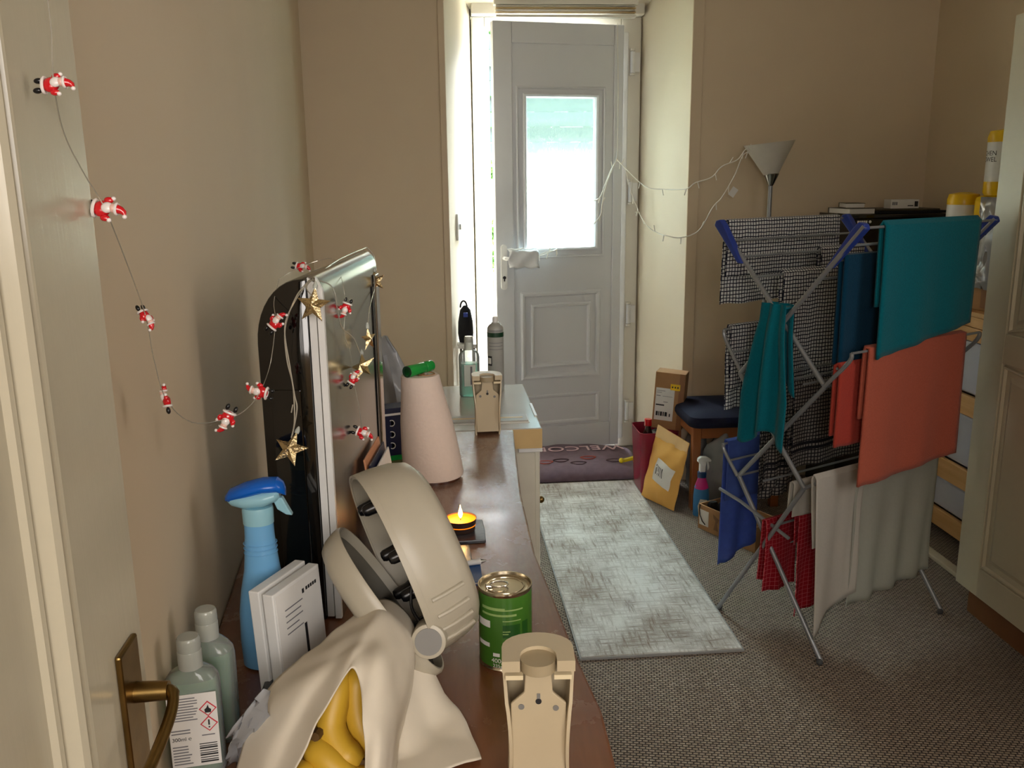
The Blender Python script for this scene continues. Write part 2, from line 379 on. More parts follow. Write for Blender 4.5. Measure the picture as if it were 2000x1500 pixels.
# plastered splayed reveals of the deep door opening (slightly proud corner bead)
FRY = 4.55
g = G()._add([(.062, FY-.004, 0), (.2, FRY+.06, 0), (.062, FRY+.06, 0), (.062, FY-.004, 2.32), (.2, FRY+.06, 2.32), (.062, FRY+.06, 2.32)], [(0, 1, 4, 3), (1, 2, 5, 4), (2, 0, 3, 5), (0, 2, 1), (3, 4, 5)])
struct(g.build('trim_1', reveal_m))
g = G()._add([(1.122, FY-.004, 0), (1.03, FRY+.06, 0), (1.122, FRY+.06, 0), (1.122, FY-.004, 2.32), (1.03, FRY+.06, 2.32), (1.122, FRY+.06, 2.32)], [(0, 3, 4, 1), (1, 4, 5, 2), (2, 5, 3, 0), (0, 1, 2), (3, 5, 4)])
struct(g.build('trim_2', reveal_m))
g = G()._add([(.05, FY-.004, 2.32), (1.13, FY-.004, 2.32), (1.03, FRY+.05, 2.2), (.2, FRY+.05, 2.2), (.05, FY-.004, 2.34), (1.13, FY-.004, 2.34), (1.03, FRY+.05, 2.34), (.2, FRY+.05, 2.34)], [(0, 1, 2, 3), (4, 7, 6, 5), (0, 4, 5, 1), (1, 5, 6, 2), (2, 6, 7, 3), (3, 7, 4, 0)])
struct(g.build('trim_3', reveal_m))
struct(G().box((1.122, FY-.012, 0), (1.172, FY, CZ)).build('trim_4', wall_m, bevel=.003))
struct(G().box((.035, FY-.01, 0), (.062, FY, CZ)).build('trim_5', wall_m, bevel=.003))
struct(G().box((1.172, FY-.018, 0), (RX, FY, .1)).build('baseboard_far', gloss, bevel=.004))
struct(G().box((RX-.018, 1.6, 0), (RX, FY-.018, .1)).build('baseboard_right', gloss, bevel=.004))
# ---- outer door: frame, slab, blind
HX, HY = .925, 4.555                        # hinge line
dfr = tag(bpy.data.objects.new('door_frame', None), 'white plastic frame around the half-open outside door', 'door frame'); C.objects.link(dfr); dfr.location = (.6, 4.6, 0)
struct(dfr)
def fr(lo, hi, name, m=frame_m, par=dfr, bev=.006): return G().box(lo, hi).build(name, m, par, bevel=bev)
fr((.2, 4.565, 0), (.262, 4.64, 2.17), 'jamb'); fr((.93, 4.565, 0), (1.03, 4.64, 2.17), 'jamb'); fr((.262, 4.565, 2.12), (.93, 4.64, 2.17), 'head')
fr((.262, 4.565, 0), (.93, 4.64, .035), 'sill'); fr((.262, 4.6, .035), (.285, 4.635, 2.12), 'rebate'); fr((.2, 4.5, 2.17), (1.03, 4.62, 2.24), 'head')
for z in (.75, 1.25, 1.68):
    G().box((.2625, 4.585, z-.09), (.266, 4.6, z+.09)).build('strike_plate', steel, dfr, bevel=.001)
for z in (.2, .72, 1.34, 1.96):
    h = G().cyl((.985, 4.553, z-.05), (.985, 4.553, z+.05), .011, n=14).box((.985, 4.55, z-.045), (1.02, 4.566, z+.045)).build('hinge', white_pl, dfr, smooth=True)
    G().cyl((.985, 4.553, z-.062), (.985, 4.553, z-.052), .013, n=14).cyl((.985, 4.553, z+.052), (.985, 4.553, z+.062), .013, n=14).build('hinge_cap', frame_m, h)
G().box((.935, 4.55, .05), (.965, 4.566, 2.1)).build('cover_strip', white_pl, dfr, bevel=.006)
door = bpy.data.objects.new('door_1', None); C.objects.link(door); door.location = (HX, HY, 0); door.rotation_euler = (0, 0, radians(11)); struct(door)
door['label'] = 'white panelled outside door standing ajar with a frosted pane'
DW = .655; Z0, Z1 = .03, 2.125; TH = .045
def dl(frac): return -DW*(1-frac)
def dbox(x0, x1, z0, z1, y0, y1, name, m=upvc, bev=.004, par=door): return G().box((x0, y0, z0), (x1, y1, z1)).build(name, m, par, bevel=bev, world=False)
gx0, gx1, gz0, gz1 = dl(.235), dl(.79), 1.072, 1.795
# leaf with a real hole for the pane
px0, px1 = dl(.14), dl(.925)
g = G(); y0, y1 = -TH, 0
g.box((-DW, y0, Z0), (px0, y1, Z1)).box((px1, y0, Z0), (0, y1, Z1)).box((px0, y0, 2.03), (px1, y1, Z1)).box((px0, y0, Z0), (px1, y1, .16))
g.build('leaf', upvc, door, bevel=.004, world=False)
g = G(); ya = y0+.008
g.box((px0, ya, .16), (gx0, y1, 2.03)).box((gx1, ya, .16), (px1, y1, 2.03)).box((gx0, ya, gz1), (gx1, y1, 2.03)).box((gx0, ya, .16), (gx1, y1, gz0))
g.build('panel', upvc, door, world=False)
def bead(x0, x1, z0, z1, wd, ht, name, par=door):
    g = G()
    sec = [(0, 0), (0, ht*.7), (wd*.3, ht), (wd*.7, ht*.8), (wd, 0)]
    rings = []
    for cx, cz, sx, sz in ((x0, z0, 1, 1), (x1, z0, -1, 1), (x1, z1, -1, -1), (x0, z1, 1, -1)):
        rings.append([V((cx+sx*a, ya-b, cz+sz*a)) for a, b in sec])
    rings.append(rings[0]); g.loft(rings, caps=False); return g.build(name, upvc, par, world=False)
bead(gx0-.012, gx1+.012, gz0-.012, gz1+.012, .022, .016, 'glazing_bead')
bead(gx0-.045, gx1+.045, gz0-.045, gz1+.045, .014, .01, 'moulding')
tag(G().box((gx0+.004, -.03, gz0), (gx1-.004, -.024, gz1)).build('window_pane', gm, door, world=False), 'frosted streaky glass')
bead(dl(.19), dl(.835), .415, .86, .026, .014, 'moulding'); bead(dl(.27), dl(.755), .475, .80, .02, .012, 'moulding')
bead(dl(.19), dl(.835), .17, .33, .02, .009, 'moulding')
hp = G().prism(rrect(.03, .22, .014), lambda a, b: V((-DW+.038+a, -TH-.009, .99+b)), lambda a, b: V((-DW+.038+a, -TH, .99+b))).build('handle_plate', white_pl, door, world=False, smooth=True)
G().cyl((-DW+.038, -TH-.009, .94), (-DW+.038, -TH-.013, .94), .008, n=16).box((-DW+.035, -TH-.0125, .922), (-DW+.041, -TH-.009, .94)).build('keyhole', ink, hp, world=False)
G().tube([(-DW+.038, -TH, 1.035), (-DW+.038, -TH-.045, 1.035), (-DW+.05, -TH-.052, 1.035), (-DW+.16, -TH-.05, 1.03)], .009, 10).build('handle', white_pl, door, world=False, smooth=True)
# packet hung on the handle
DR = Matrix.Translation(door.location) @ Matrix.Rotation(radians(11), 4, 'Z')
rows = []
for i in range(9):
    rows.append([DR @ V((-DW+.045+.15*k/8+.004*sin(i), -TH-.068-.006*sin(k*1.3+i*.7)-.003*i/8, 1.075-.082*i/8+.004*sin(k*2.)-.006*(k/8))) for k in range(9)])
packm = clear_liquid('milky_film', (240, 242, 246), .85)
pk = thing('plastic_packet', 'small milky plastic packet hooked over the handle of the outside door', 'packet', rows[0][0])
G().grid(rows).build('front', packm, pk, smooth=True, solid=.001); G().grid([[p+V((.002, .034, 0)) for p in r] for r in rows]).build('back', packm, pk, smooth=True, solid=.001)
G().tube([DR @ V((-DW+.045+.15*k/8, -TH-.05, 1.08+.003*sin(k*2))) for k in range(9)], .0035, 8).build('rolled_top', white_pl, pk, smooth=True)
# roller / venetian blind gathered under the head
bl = thing('window_blind', 'cream slatted blind pulled right up above the outside door', 'blind', (.6, 4.45, 2.2))
G().box((.3, 4.42, 2.2), (.98, 4.47, 2.225)).build('headrail', frame_m, bl, bevel=.003)
for i in range(4): G().box((.31, 4.425, 2.193-i*.009), (.97, 4.465, 2.197-i*.009)).build('slat', bandm if i % 2 else frame_m, bl, bevel=.001)
G().box((.31, 4.42, 2.145), (.97, 4.47, 2.156)).build('bottom_rail', frame_m, bl, bevel=.002)
pA = ony(1206, 45, 4.4); pB = ony(1206, 300, 4.4)
G().tube([pA, (pA+pB)/2+V((.004, 0, 0)), pB], .0014, 6).build('cord', frame_m, bl)
# light switch on the left reveal
pt = V((.103, 4.18, 1.2))
sw = thing('light_switch', 'small white light switch on the left side of the door opening', 'switch', pt)
Ms = frameM(pt, (.138, .614, 0), (0, 0, 1))
G().box((-.04, -.06, 0), (.04, .06, .01), Ms).build('plate', white_pl, sw, bevel=.002); G().box((-.012, -.012, .01), (.012, .014, .018), Ms).build('rocker', steel, sw, bevel=.001)

# ============================================================ OUTSIDE
struct(G().box((-6, 4.75, -.2), (8, 16, -.06)).build('trim_6', ground_m))
fn = thing('fence', 'grey horizontal board fence beyond the outside door', 'fence', (1, 9, 0))
for i in range(8):
    z = 1.6+i*.135; G().box((-4, 8.5+.02*(i % 2), z), (6, 8.53+.02*(i % 2), z+.125)).build('board', fence_m, fn)
for x in (-3, -1, 1, 3, 5): G().box((x-.05, 8.55, 1.5), (x+.05, 8.65, 2.7)).build('post', fence_m, fn)
rw = G().box((-5, 8.3, -.06), (7, 8.7, 1.58)).build('retaining_wall', ground_m); tag(rw, 'bright pale retaining wall carrying the grey fence outside', 'wall')
for k, (px_, py_) in enumerate(((958, 330), (960, 450), (957, 508))):
    c_ = ony(px_, py_, 8.1); g = G()
    for i in range(160):
        d = V((random.gauss(0, 1), random.gauss(0, .5), random.gauss(0, 1)))*.05; u = V((random.gauss(0, 1), random.gauss(0, 1), random.gauss(0, 1))).normalized(); w_ = u.orthogonal().normalized()
        g._add([c_+d-u*.03, c_+d+w_*.016, c_+d+u*.03, c_+d-w_*.016], [(0, 1, 2), (0, 2, 3)])
    sh = thing('climbing_plant', ('highest', 'middle', 'lowest')[k]+' green leafy sprig seen in the gap beside the open outside door', 'plant', c_+V((0, 0, -.1)))
    tag(g.build('leaf', leafm, sh), kind='stuff'); G().tube([c_+V((0, .19, -.1)), c_+V((0, .1, 0)), c_], .006, 6).build('stem', bstem, sh)
bw = thing('garden_wall', 'low tan brick wall in the garden beyond the door', 'wall', (1, 6.4, 0))
bk = None
for r_ in range(10):
    for k in range(5):
        x = -.55+k*.235+(.117 if r_ % 2 else 0)
        if bk is None: bk = G().box((-.11, 0, 0), (.11, .1, .068)).build('brick', brickm, bw, bevel=.005, seg=1); o = bk
        else: o = bk.copy(); C.objects.link(o)
        o.location = (x, 6.4, -.06+r_*.078)
G().box((-.6, 6.42, -.06), (.45, 6.49, .7)).build('mortar', ground_m, bw)
nm, lx, ly, lz, rr, n_, lab = ('shrub', 2.0, 10.2, 2.6, 1.6, 1500, 'leafy green shrub rising behind the grey fence outside')
g = G()
for i in range(n_):
    d = V((random.gauss(0, 1), random.gauss(0, 1), random.gauss(0, 1))).normalized()*rr*random.random()**.4; c_ = V((lx, ly, lz))+V((d.x*1.4, d.y*.5, d.z*.7))
    u = V((random.gauss(0, 1), random.gauss(0, 1), random.gauss(0, 1))).normalized(); w_ = u.orthogonal().normalized(); s_ = .09
    g._add([c_-u*s_, c_+w_*s_*.5, c_+u*s_, c_-w_*s_*.5], [(0, 1, 2), (0, 2, 3)])
sh = thing(nm, lab, 'shrub', (lx, ly, 0)); tag(g.build('leaf', leafm, sh), kind='stuff')
G().cyl((lx, ly, -.06), (lx, ly, lz), .05, .03).cyl((lx, ly, lz*.5), (lx+.4, ly, lz), .03, .015).build('stem', bstem, sh)

# ============================================================ LEFT INNER DOOR
EX, EY = -.252, .70
idr = bpy.data.objects.new('door_2', None); C.objects.link(idr); idr.location = (EX-.02, EY-.74, 0); struct(idr); idr['label'] = 'cream gloss-painted inner door standing open at the left with a brass handle'
st = .115
G().box((EX-.04, EY-st, 0.01), (EX, EY, 2.02)).build('stile', gloss, idr, bevel=.003)
G().box((EX-.04, EY-.73, .01), (EX, EY-.73+st, 2.02)).build('stile', gloss, idr, bevel=.003)
for z0, z1 in ((.01, .22), (1.9, 2.02)): G().box((EX-.04, EY-.73+st, z0), (EX, EY-st, z1)).build('rail', gloss, idr, bevel=.003)
G().box((EX-.03, EY-.73+st, .22), (EX-.012, EY-st, 1.9)).build('panel', gloss, idr)
for q, (wd, ht, off) in enumerate(((.016, .011, 0), (.012, .016, .014), (.01, .005, .027))):
    g = G()
    g.prism([(0, 0), (0, ht*.6), (wd*.3, ht), (wd*.75, ht*.85), (wd, 0)], lambda a, b, off=off: V((EX-.012+b, EY-st-off-a, .22)), lambda a, b, off=off: V((EX-.012+b, EY-st-off-a, 1.9)))
    g.build('moulding', gloss, idr)
hc = onx(252, 1360, EX); HZ = hc.z; HYY = EY-.045
HZ -= .03
hs = G().box((EX, HYY-.019, HZ-.09), (EX+.005, HYY+.021, HZ+.075)).build('handle_plate', brass, idr, bevel=.002)
G().cyl((EX+.004, HYY+.004, HZ+.032), (EX+.03, HYY+.004, HZ+.032), .0085, .0075, n=20).build('spindle_collar', brass, hs, smooth=True)
G().tube(spline([(EX+.026, HYY+.004, HZ+.032), (EX+.034, HYY, HZ+.031), (EX+.037, HYY-.02, HZ+.024), (EX+.034, HYY-.06, HZ+.012), (EX+.03, HYY-.095, HZ+.006)], 5), [.0055]*6+[.0045]*11+[.006]*4, 12).build('lever', brass, hs, smooth=True)
G().cyl((EX+.006, HYY, HZ-.05), (EX+.008, HYY, HZ-.05), .004, n=12).build('screw', tin, hs)

# ============================================================ WORKTOPS
sbn = thing('sideboard', 'long brown varnished wooden sideboard along the left wall', 'sideboard', (-.17, 1.5, 0))
edge = [(.172, .74), (.182, .86), (.186, .97), (.176, 1.09), (.166, 1.28), (.156, 1.45), (.16, 1.75), (.176, 2.05), (.186, 2.238)]
poly = [(XW(.74)+.002, .74)]+edge+[(XW(2.238)+.002, 2.238)]
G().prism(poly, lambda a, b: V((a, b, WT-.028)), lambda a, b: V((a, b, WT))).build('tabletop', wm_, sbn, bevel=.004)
G().box((XW(.78)+.003, .78, .08), (.11, 2.2, WT-.029)).build('body', plinth_m, sbn, bevel=.004)
for k in range(3):
    d_ = G().box((.11, .8+k*.465, .1), (.128, 1.25+k*.465, WT-.04)).build('door', plinth_m, sbn, bevel=.004)
    G().ball((.138, 1.0+k*.465, .55), .012).build('knob', brass, d_, smooth=True)
G().box((-.28, .8, 0), (.08, 2.18, .08)).build('plinth', plinth_m, sbn)
fc = thing('base_cabinet', 'white base cabinet with a pale top beyond the brown sideboard', 'cabinet', (-.12, 2.5, 0))
G().box((XW(2.242)+.003, 2.242, WT-.055), (.262, 2.76, WT)).build('worktop', cabtop, fc, bevel=.003)
G().box((.18, 2.2405, WT-.054), (.262, 2.2435, WT-.002)).build('edge_strip', bandm, fc)
G().box((XW(2.242)+.003, 2.26, .08), (.245, 2.75, WT-.056)).build('body', cabm, fc, bevel=.003)
dd = G().box((.245, 2.28, .1), (.26, 2.73, WT-.075)).build('door', cabm, fc, bevel=.004)
G().ball((.268, 2.33, .55), .01).build('knob', brass, dd, smooth=True)
G().box((.2, 2.25, WT-.068), (.264, 2.27, WT-.056)).build('corner_bracket', white_pl, fc, bevel=.002)
G().box((-.38, 2.3, 0), (.22, 2.72, .08)).build('plinth', cabm, fc)
e1 = onz(1052, 778, WT); 
G().box((.255, 2.36, WT), (.262, 2.5, WT+.003)).build('edge_clip', white_pl, fc)

# ---- tall black and silver appliance
ap = thing('appliance', 'tall slim black gloss appliance with silver side and rounded top on the sideboard', 'appliance', (-.18, 1.45, WT))
xa, xb, yN, yF, zt = -.252, -.165, 1.24, 1.675, 1.293
def arc(cx, cz, r, a0, a1, n=8): return [(cx+r*cos(radians(a0+(a1-a0)*i/n)), cz+r*sin(radians(a0+(a1-a0)*i/n))) for i in range(n+1)]
sec = [(xa, WT)]+arc(xa+.066, zt-.085, .066, 180, 95, 10)+[(xb-.012, zt-.012), (xb-.012, WT)]
sec = [(xa, WT)]+[(xa+.066-.066*cos(radians(a)), zt-.095+.09*sin(radians(a))) for a in range(0, 91, 9)]+[(xb-.014, zt-.005), (xb-.014, WT)]
G().prism(sec, lambda a, b: V((a, yN, b)), lambda a, b: V((a, yF, b))).build('body', blackg, ap, smooth=True, bevel=.003)
for i, (x0, x1, dy, m_) in enumerate(((xb-.013, xb-.003, 0, white_pl), (xb, xb+.009, -.006, white_pl))):
    s2 = [(x0, WT+.004)]+[(x0, zt-.03), (x0, zt-.004+.002*i), (x1, zt-.012-.008*i), (x1, WT+.004)]
    G().prism(s2, lambda a, b: V((a, yN+.004+dy, b)), lambda a, b: V((a, yN+.012+dy, b))).build('edge_trim', m_, ap)
sil = [(xb-.014, WT+.002), (xb-.014, zt-.004)]+[(xb-.014+.022*sin(radians(a)), zt-.03+.03*cos(radians(a))) for a in range(0, 91, 10)]+[(xb+.009, WT+.002)]
G().prism(sil, lambda a, b: V((a, yN+.008, b)), lambda a, b: V((a, yF-.01, b))).build('side_panel', steel, ap, smooth=True)
G().box((xb+.009, yF-.05, WT+.01), (xb+.013, yF-.015, zt-.04)).build('chrome_strip', chrome, ap, bevel=.002)
G().box((xb+.009, yF-.07, WT+.01), (xb+.0105, yF-.055, zt-.06)).build('groove', black_pl, ap)
G().box((xa+.015, yN-.003, WT+.05), (xb-.03, yN, zt-.16)).build('end_cover', blackg, ap, bevel=.002)
RA = Matrix.Translation((xb, yN, 0)) @ Matrix.Rotation(radians(-6.3), 4, 'Z') @ Matrix.Translation((-xb, -yN, 0))
for o_ in ap.children: o_.data.transform(RA)

# ---- clamshell case (heated roller set) standing open on its hinge
cs = thing('clamshell_case', 'putty plastic clamshell case standing half open on its round hinge, black pegs inside', 'case', onz(845, 1290, WT))
def shell(cx, cy, depth_, major, mlen, face, tilt, dep, wdr, name, m, taper=.82, ribs=False, inner=None):
    """open tub: rim centre at pixel/depth, major axis and opening normal expressed along camera right/up"""
    d = ray(cx, cy); c0 = CAM+d*depth_
    mj = (CR*major[0]+CU*major[1]).normalized()
    nn = (CR*face[0]+CU*face[1]).normalized()
    vd = -d.normalized(); nn = (nn-mj*nn.dot(mj)).normalized()
    n_ = (nn*cos(radians(tilt))+vd*sin(radians(tilt))); n_ = (n_-mj*n_.dot(mj)).normalized()
    wd_ = mj.cross(n_).normalized()
    def ring(sc, off, N=48):
        out = []
        for k in range(N):
            a = 2*pi*k/N; ca, sa = cos(a), sin(a)
            ex = .86; x = math.copysign(abs(ca)**ex, ca)*mlen*sc; y = math.copysign(abs(sa)**ex, sa)*wdr*sc
            out.append(c0+mj*x+wd_*y-n_*off)
        return out
    prof = [(1.0, 0), (1.02, .004), (1.015, dep*.3), (.985, dep*.65), (.93, dep*.88), (taper, dep), (.4, dep), (.02, dep), (.4, dep-.004), (taper-.02, dep-.005), (.9, dep*.85), (.95, dep*.6), (.97, dep*.3), (.975, 0), (1.0, 0)]
    o = G().loft([ring(a, b) for a, b in prof], caps=False).build(name, m, cs, smooth=True)
    return c0, mj, n_, wd_, ring, o
c0, mj, n1, w1, ring1, sh1 = shell(764, 1102, 1.17, (-.40, .92), .124, (-.92, -.40), 18, .076, .108, 'upper_shell', greyb)
G().loft([ring1(1.0, -.002), ring1(1.022, -.002), ring1(1.022, .006), ring1(1.0, .006), ring1(1.0, -.002)], caps=False).build('rim', greyb, sh1, smooth=True)
G().loft([ring1(.955, .034), ring1(.02, .034), ring1(.02, .038), ring1(.955, .038)], caps=False).build('peg_plate', greyin, sh1)
cand = [ring1(1.015, .03, 96)[i] for i in range(96)]
i0 = min(range(96), key=lambda i: (cand[i]-(CAM+ray(885, 1150)*1.14)).length)
for k in range(4):
    i_ = (i0-5+k*3) % 96
    G().tube([ring1(sc_, of_, 96)[i_] for sc_, of_ in ((1.018, .014), (1.016, .03), (1.0, .046), (.985, .058))], .003, 8).build('vent_rib', greyb, sh1, smooth=True)
sgn = 1
for (a, b) in ((.62, .0), (.62, -.45), (.1, -.1), (.1, .45), (-.35, .1), (-.38, -.5), (-.7, .0)):
    p0 = c0+mj*.124*a+w1*.108*b-n1*.034
    pg = G().lathe([(.0115, 0), (.0115, .012), (.009, .02), (.008, .036), (.006, .04), (.001, .041)], n=16, M=n1.to_track_quat('Z', 'Y').to_matrix(), c=p0).build('peg', black_pl, sh1, smooth=True)
c2, mj2, n2_, w2, ring2, sh2 = shell(766, 1166, 1.165, (-.60, .80), .112, (.80, .60), -4, .038, .085, 'lower_shell', greyb)
G().loft([ring2(.955, .012), ring2(.02, .012), ring2(.02, .016), ring2(.955, .016)], caps=False).build('liner', black_pl, sh2)
hp_ = onz(838, 1252, .815)
hp_ = CAM+ray(838, 1250)*1.09
G().cyl(hp_-CF*.008, hp_+CF*.03, .0215, n=28).build('hinge', greyb, cs, smooth=True, bevel=.002)
G().cyl(hp_-CF*.0095, hp_-CF*.008, .0165, n=28).build('hinge_cap', greyin, cs, smooth=True)
G().tube(spline([CAM+ray(880, 1100)*1.17, CAM+ray(815, 1120)*1.15, CAM+ray(803, 1180)*1.14, CAM+ray(820, 1215)*1.13], 6), .002, 6).build('cable', black_pl, cs, smooth=True)

# ---- kitchen roll and the green tube lying on it
kr = thing('kitchen_roll', 'tapering cream kitchen roll standing on the sideboard, green tube on top', 'kitchen roll', (-.025, 1.88, WT))
G().lathe([(.02, .008), (.064, .008), (.066, .012), (.063, .06), (.056, .13), (.046, .19), (.041, .229), (.038, .232), (.018, .232), (.018, .2)], c=(-.02, 1.88, WT), n=40, shear=(-.10, 0)).build('paper', paper_w, kr, smooth=True)
G().lathe([(.018, .15), (.018, .2335), (.016, .2335), (.016, .15)], c=(-.02, 1.88, WT), n=24, shear=(-.10, 0)).build('core', card, kr, smooth=True)
G().lathe([(.001, 0), (.058, 0), (.058, .006), (.05, .009), (.001, .009)], c=(-.02, 1.88, WT), n=32).build('base', mat('dark_wood', (70, 38, 24), .3), kr, smooth=True)
gt0 = CAM+ray(793, 722)*1.93; zT = WT+.232+.0125; a_ = V((-.068, 1.85, zT)); b_ = V((-.018, 1.91, zT))
gt = thing('green_tube', 'short translucent green capped tube lying on the kitchen roll', 'tube', a_)
G().cyl(a_, a_.lerp(b_, .66), .0125, n=24).build('barrel', green_pl, gt, smooth=True, bevel=.001); G().cyl(a_.lerp(b_, .68), b_, .0122, n=24).build('cap', green_pl, gt, smooth=True, bevel=.002)
G().lathe([(.0085, 0), (.0122, 0), (.0122, .002), (.0085, .002), (.0085, 0)], c=a_, M=(a_-b_).to_track_quat('Z', 'Y').to_matrix(), n=24).build('rim', dgreen, gt, smooth=True)

# ---- navy printed box, white sheets behind it
nb = thing('carton', 'navy blue printed carton with white label beside the kitchen roll', 'box', (-.11, 2.05, WT))
Mb = frameM((-.148, 2.0, WT), (1, .35, 0), (-.35, 1, 0))
G().box((0, 0, 0), (.085, .05, .125), Mb).build('box', navybox, nb, bevel=.001)
G().box((.0, -.0012, .0), (.085, 0, .012), Mb).build('green_band', green_pl, nb); G().box((0, -.001, .108), (.085, 0, .113), Mb).build('grey_band', paper, nb)
G().box((.008, -.0015, .03), (.02, 0, .1), Mb).build('barcode_label', paper, nb)
for k in range(3): G().lathe([(.006, 0), (.008, 0), (.008, .001), (.006, .001), (.006, 0)], n=20, M=Matrix.Rotation(radians(90), 3, 'X'), c=Mb @ V((.035, -.0002, .09-k*.027))).build('round_icon', paper, nb)
ev = thing('plastic_sleeve', 'upright milky plastic sleeve between the appliance and the kitchen roll', 'sleeve', (-.12, 2.3, WT))
rows = [[V((-.155+.105*k/6*(1-.75*(i/6)**2), 2.2+.02*sin(k+i*.5), WT+.26*i/6)) for k in range(7)] for i in range(7)]
G().grid(rows).build('front', bagm, ev, smooth=True, solid=.002); G().grid([[p+V((0, .02, -.004)) for p in r] for r in rows]).build('back', bagm, ev, smooth=True, solid=.002)

# ---- brochures leaning behind the case
for i, (m_, dx, lab) in enumerate(((orangep, 0, 'orange-edged leaflet leaning against the silver appliance'), (navybox, .007, 'dark blue leaflet leaning between two others by the silver appliance'), (paper, .014, 'white leaflet leaning foremost against the silver appliance'))):
    Mv = Matrix.Translation((-.104+dx, 1.42, WT+.001)) @ Matrix.Rotation(radians(-6), 4, 'Z') @ Matrix.Rotation(radians(-8), 4, 'Y')
    o = G().box((0, 0, 0), (.003, .14, .19-.01*i), Mv).build('leaflet', m_, bevel=.0006); tag(o, lab, 'leaflet')

# ---- slates and tealight
for i, (p, lab) in enumerate(((onz(925, 1042, WT), 'dark slate coaster under the burning tealight'), (onz(903, 1092, WT), 'dark slate coaster just in front of the tealight'))):
    g = G(); pts = [( .055*cos(a_)*1.0*(1+.03*random.random()), .05*sin(a_)*(1+.03*random.random())) for a_ in [radians(x) for x in (8, 40, 48, 90, 132, 140, 180, 222, 228, 270, 312, 320)]]
    pts = [(x*1.15 if abs(x) > .03 else x, y) for x, y in pts]
    s_ = .05 if i == 0 else .045
    pts = [(-s_, -s_), (0, -s_*1.02), (s_, -s_*.97), (s_*1.02, 0), (s_*.98, s_), (0, s_*1.01), (-s_, s_*.98), (-s_*1.01, 0)]
    q = p+V((-.03, 0, .0)); q.z = WT
    o = G().prism(pts, lambda a, b: V((q.x+a, q.y+b, WT+.0005)), lambda a, b: V((q.x+a, q.y+b, WT+.0075))).build('slate_coaster', slate, bevel=.0015); tag(o, lab, 'coaster', 'slate coasters')
tc = onz(900, 1034, WT+.008); tc.z = WT+.008
tl = thing('tealight', 'burning orange tealight candle in a metal cup on a slate coaster', 'candle', tc)
G().lathe([(.001, .001), (.0255, .0), (.0265, .002), (.029, .022), (.0298, .023), (.0285, .0225), (.026, .004), (.001, .004)], c=tc, n=36).build('cup', mat('cup_metal', (150, 120, 110), .3, metal=.9), tl, smooth=True)
G().lathe([(.001, .0185), (.02, .0185), (.0283, .0205), (.0276, .01), (.001, .006)], c=tc, n=36).build('wax', wax, tl, smooth=True)
G().tube([tc+V((0, 0, .018)), tc+V((.0008, 0, .025)), tc+V((-.0008, 0, .029))], .0008, 6).build('wick', ink, tl)
G().lathe([(.0002, 0), (.0028, .003), (.0042, .008), (.0032, .014), (.0014, .02), (.0002, .026)], c=tc+V((0, 0, .022)), n=16).build('flame', flame, tl, smooth=True)
fl = bpy.data.lights.new('flame_glow', 'POINT'); fl.energy = .12; fl.color = (1, .55, .2); fl.shadow_soft_size = .006; fo = bpy.data.objects.new('flame_glow', fl); C.objects.link(fo); fo.location = tc+V((0, 0, .037)); fo.parent = tl; fo.matrix_parent_inverse = wmat(tl).inverted()

# ---- scraped marks: none (wear and painted sheen live in the material). pen + blue card
q = onz(925, 1113, WT)
pn = thing('pen', 'silver and blue pen lying on the sideboard behind the tin', 'pen', q)
G().cyl(q+V((-.06, -.01, .012)), q+V((.012, .006, .012)), .0048, n=14).build('barrel', white_pl, pn, smooth=True); G().cyl(q+V((.012, .006, .012)), q+V((.022, .008, .012)), .0048, .001, n=14).build('tip', steel, pn, smooth=True)
cb = thing('blue_notebook', 'small blue notebook lying flat under the pen behind the tin', 'notebook', q+V((-.03, -.05, 0)))
G().box((q.x-.07, q.y-.06, WT), (q.x+.012, q.y+.0, WT+.0015)).box((q.x-.07, q.y-.06, WT+.0055), (q.x+.012, q.y+.012, WT+.007)).build('cover', mat('blue_card', (20, 70, 130), .4), cb); G().box((q.x-.068, q.y-.058, WT+.0015), (q.x+.01, q.y, WT+.0055)).build('pages', paper, cb)

# ---- the food tin
tcx = onz(985, 1262, WT); tcx = V((.078, 1.105, WT)); R_, Hc = .0358, .112
cn = thing('food_tin', 'unopened green-labelled food tin with ring-pull lid near the table edge', 'tin', tcx)
G().lathe([(.001, .002), (R_-.002, .002), (R_, 0), (R_+.001, .002), (R_-.0005, .005), (R_-.0008, .008), (R_-.0008, Hc-.008), (R_+.0002, Hc-.004), (R_+.001, Hc-.002), (R_+.0005, Hc), (R_-.001, Hc), (R_-.002, Hc-.004), (R_-.004, Hc-.005), (.026, Hc-.0045), (.0255, Hc-.0035), (.0245, Hc-.0035), (.024, Hc-.0045), (.02, Hc-.0045), (.001, Hc-.0045)], c=tcx, n=48).build('can', tin, cn, smooth=True)
G().lathe([(R_-.0002, .006), (R_, .007), (R_, Hc-.007), (R_-.0002, Hc-.006)], c=tcx, n=48).build('label', greencan, cn, smooth=True)
def wrap(c, R, a0, a1, z0, z1, n=8):
    g = G(); rr = R+.0004; rows = [[V((c[0]+rr*cos(radians(a0+(a1-a0)*k/n)), c[1]+rr*sin(radians(a0+(a1-a0)*k/n)), c[2]+z)) for k in range(n+1)] for z in (z0, z1)]
    return g.grid(rows)
lg = mat('pale_green_ink', (150, 180, 110), .4); dgk = mat('deep_green_ink', (30, 84, 24), .4)
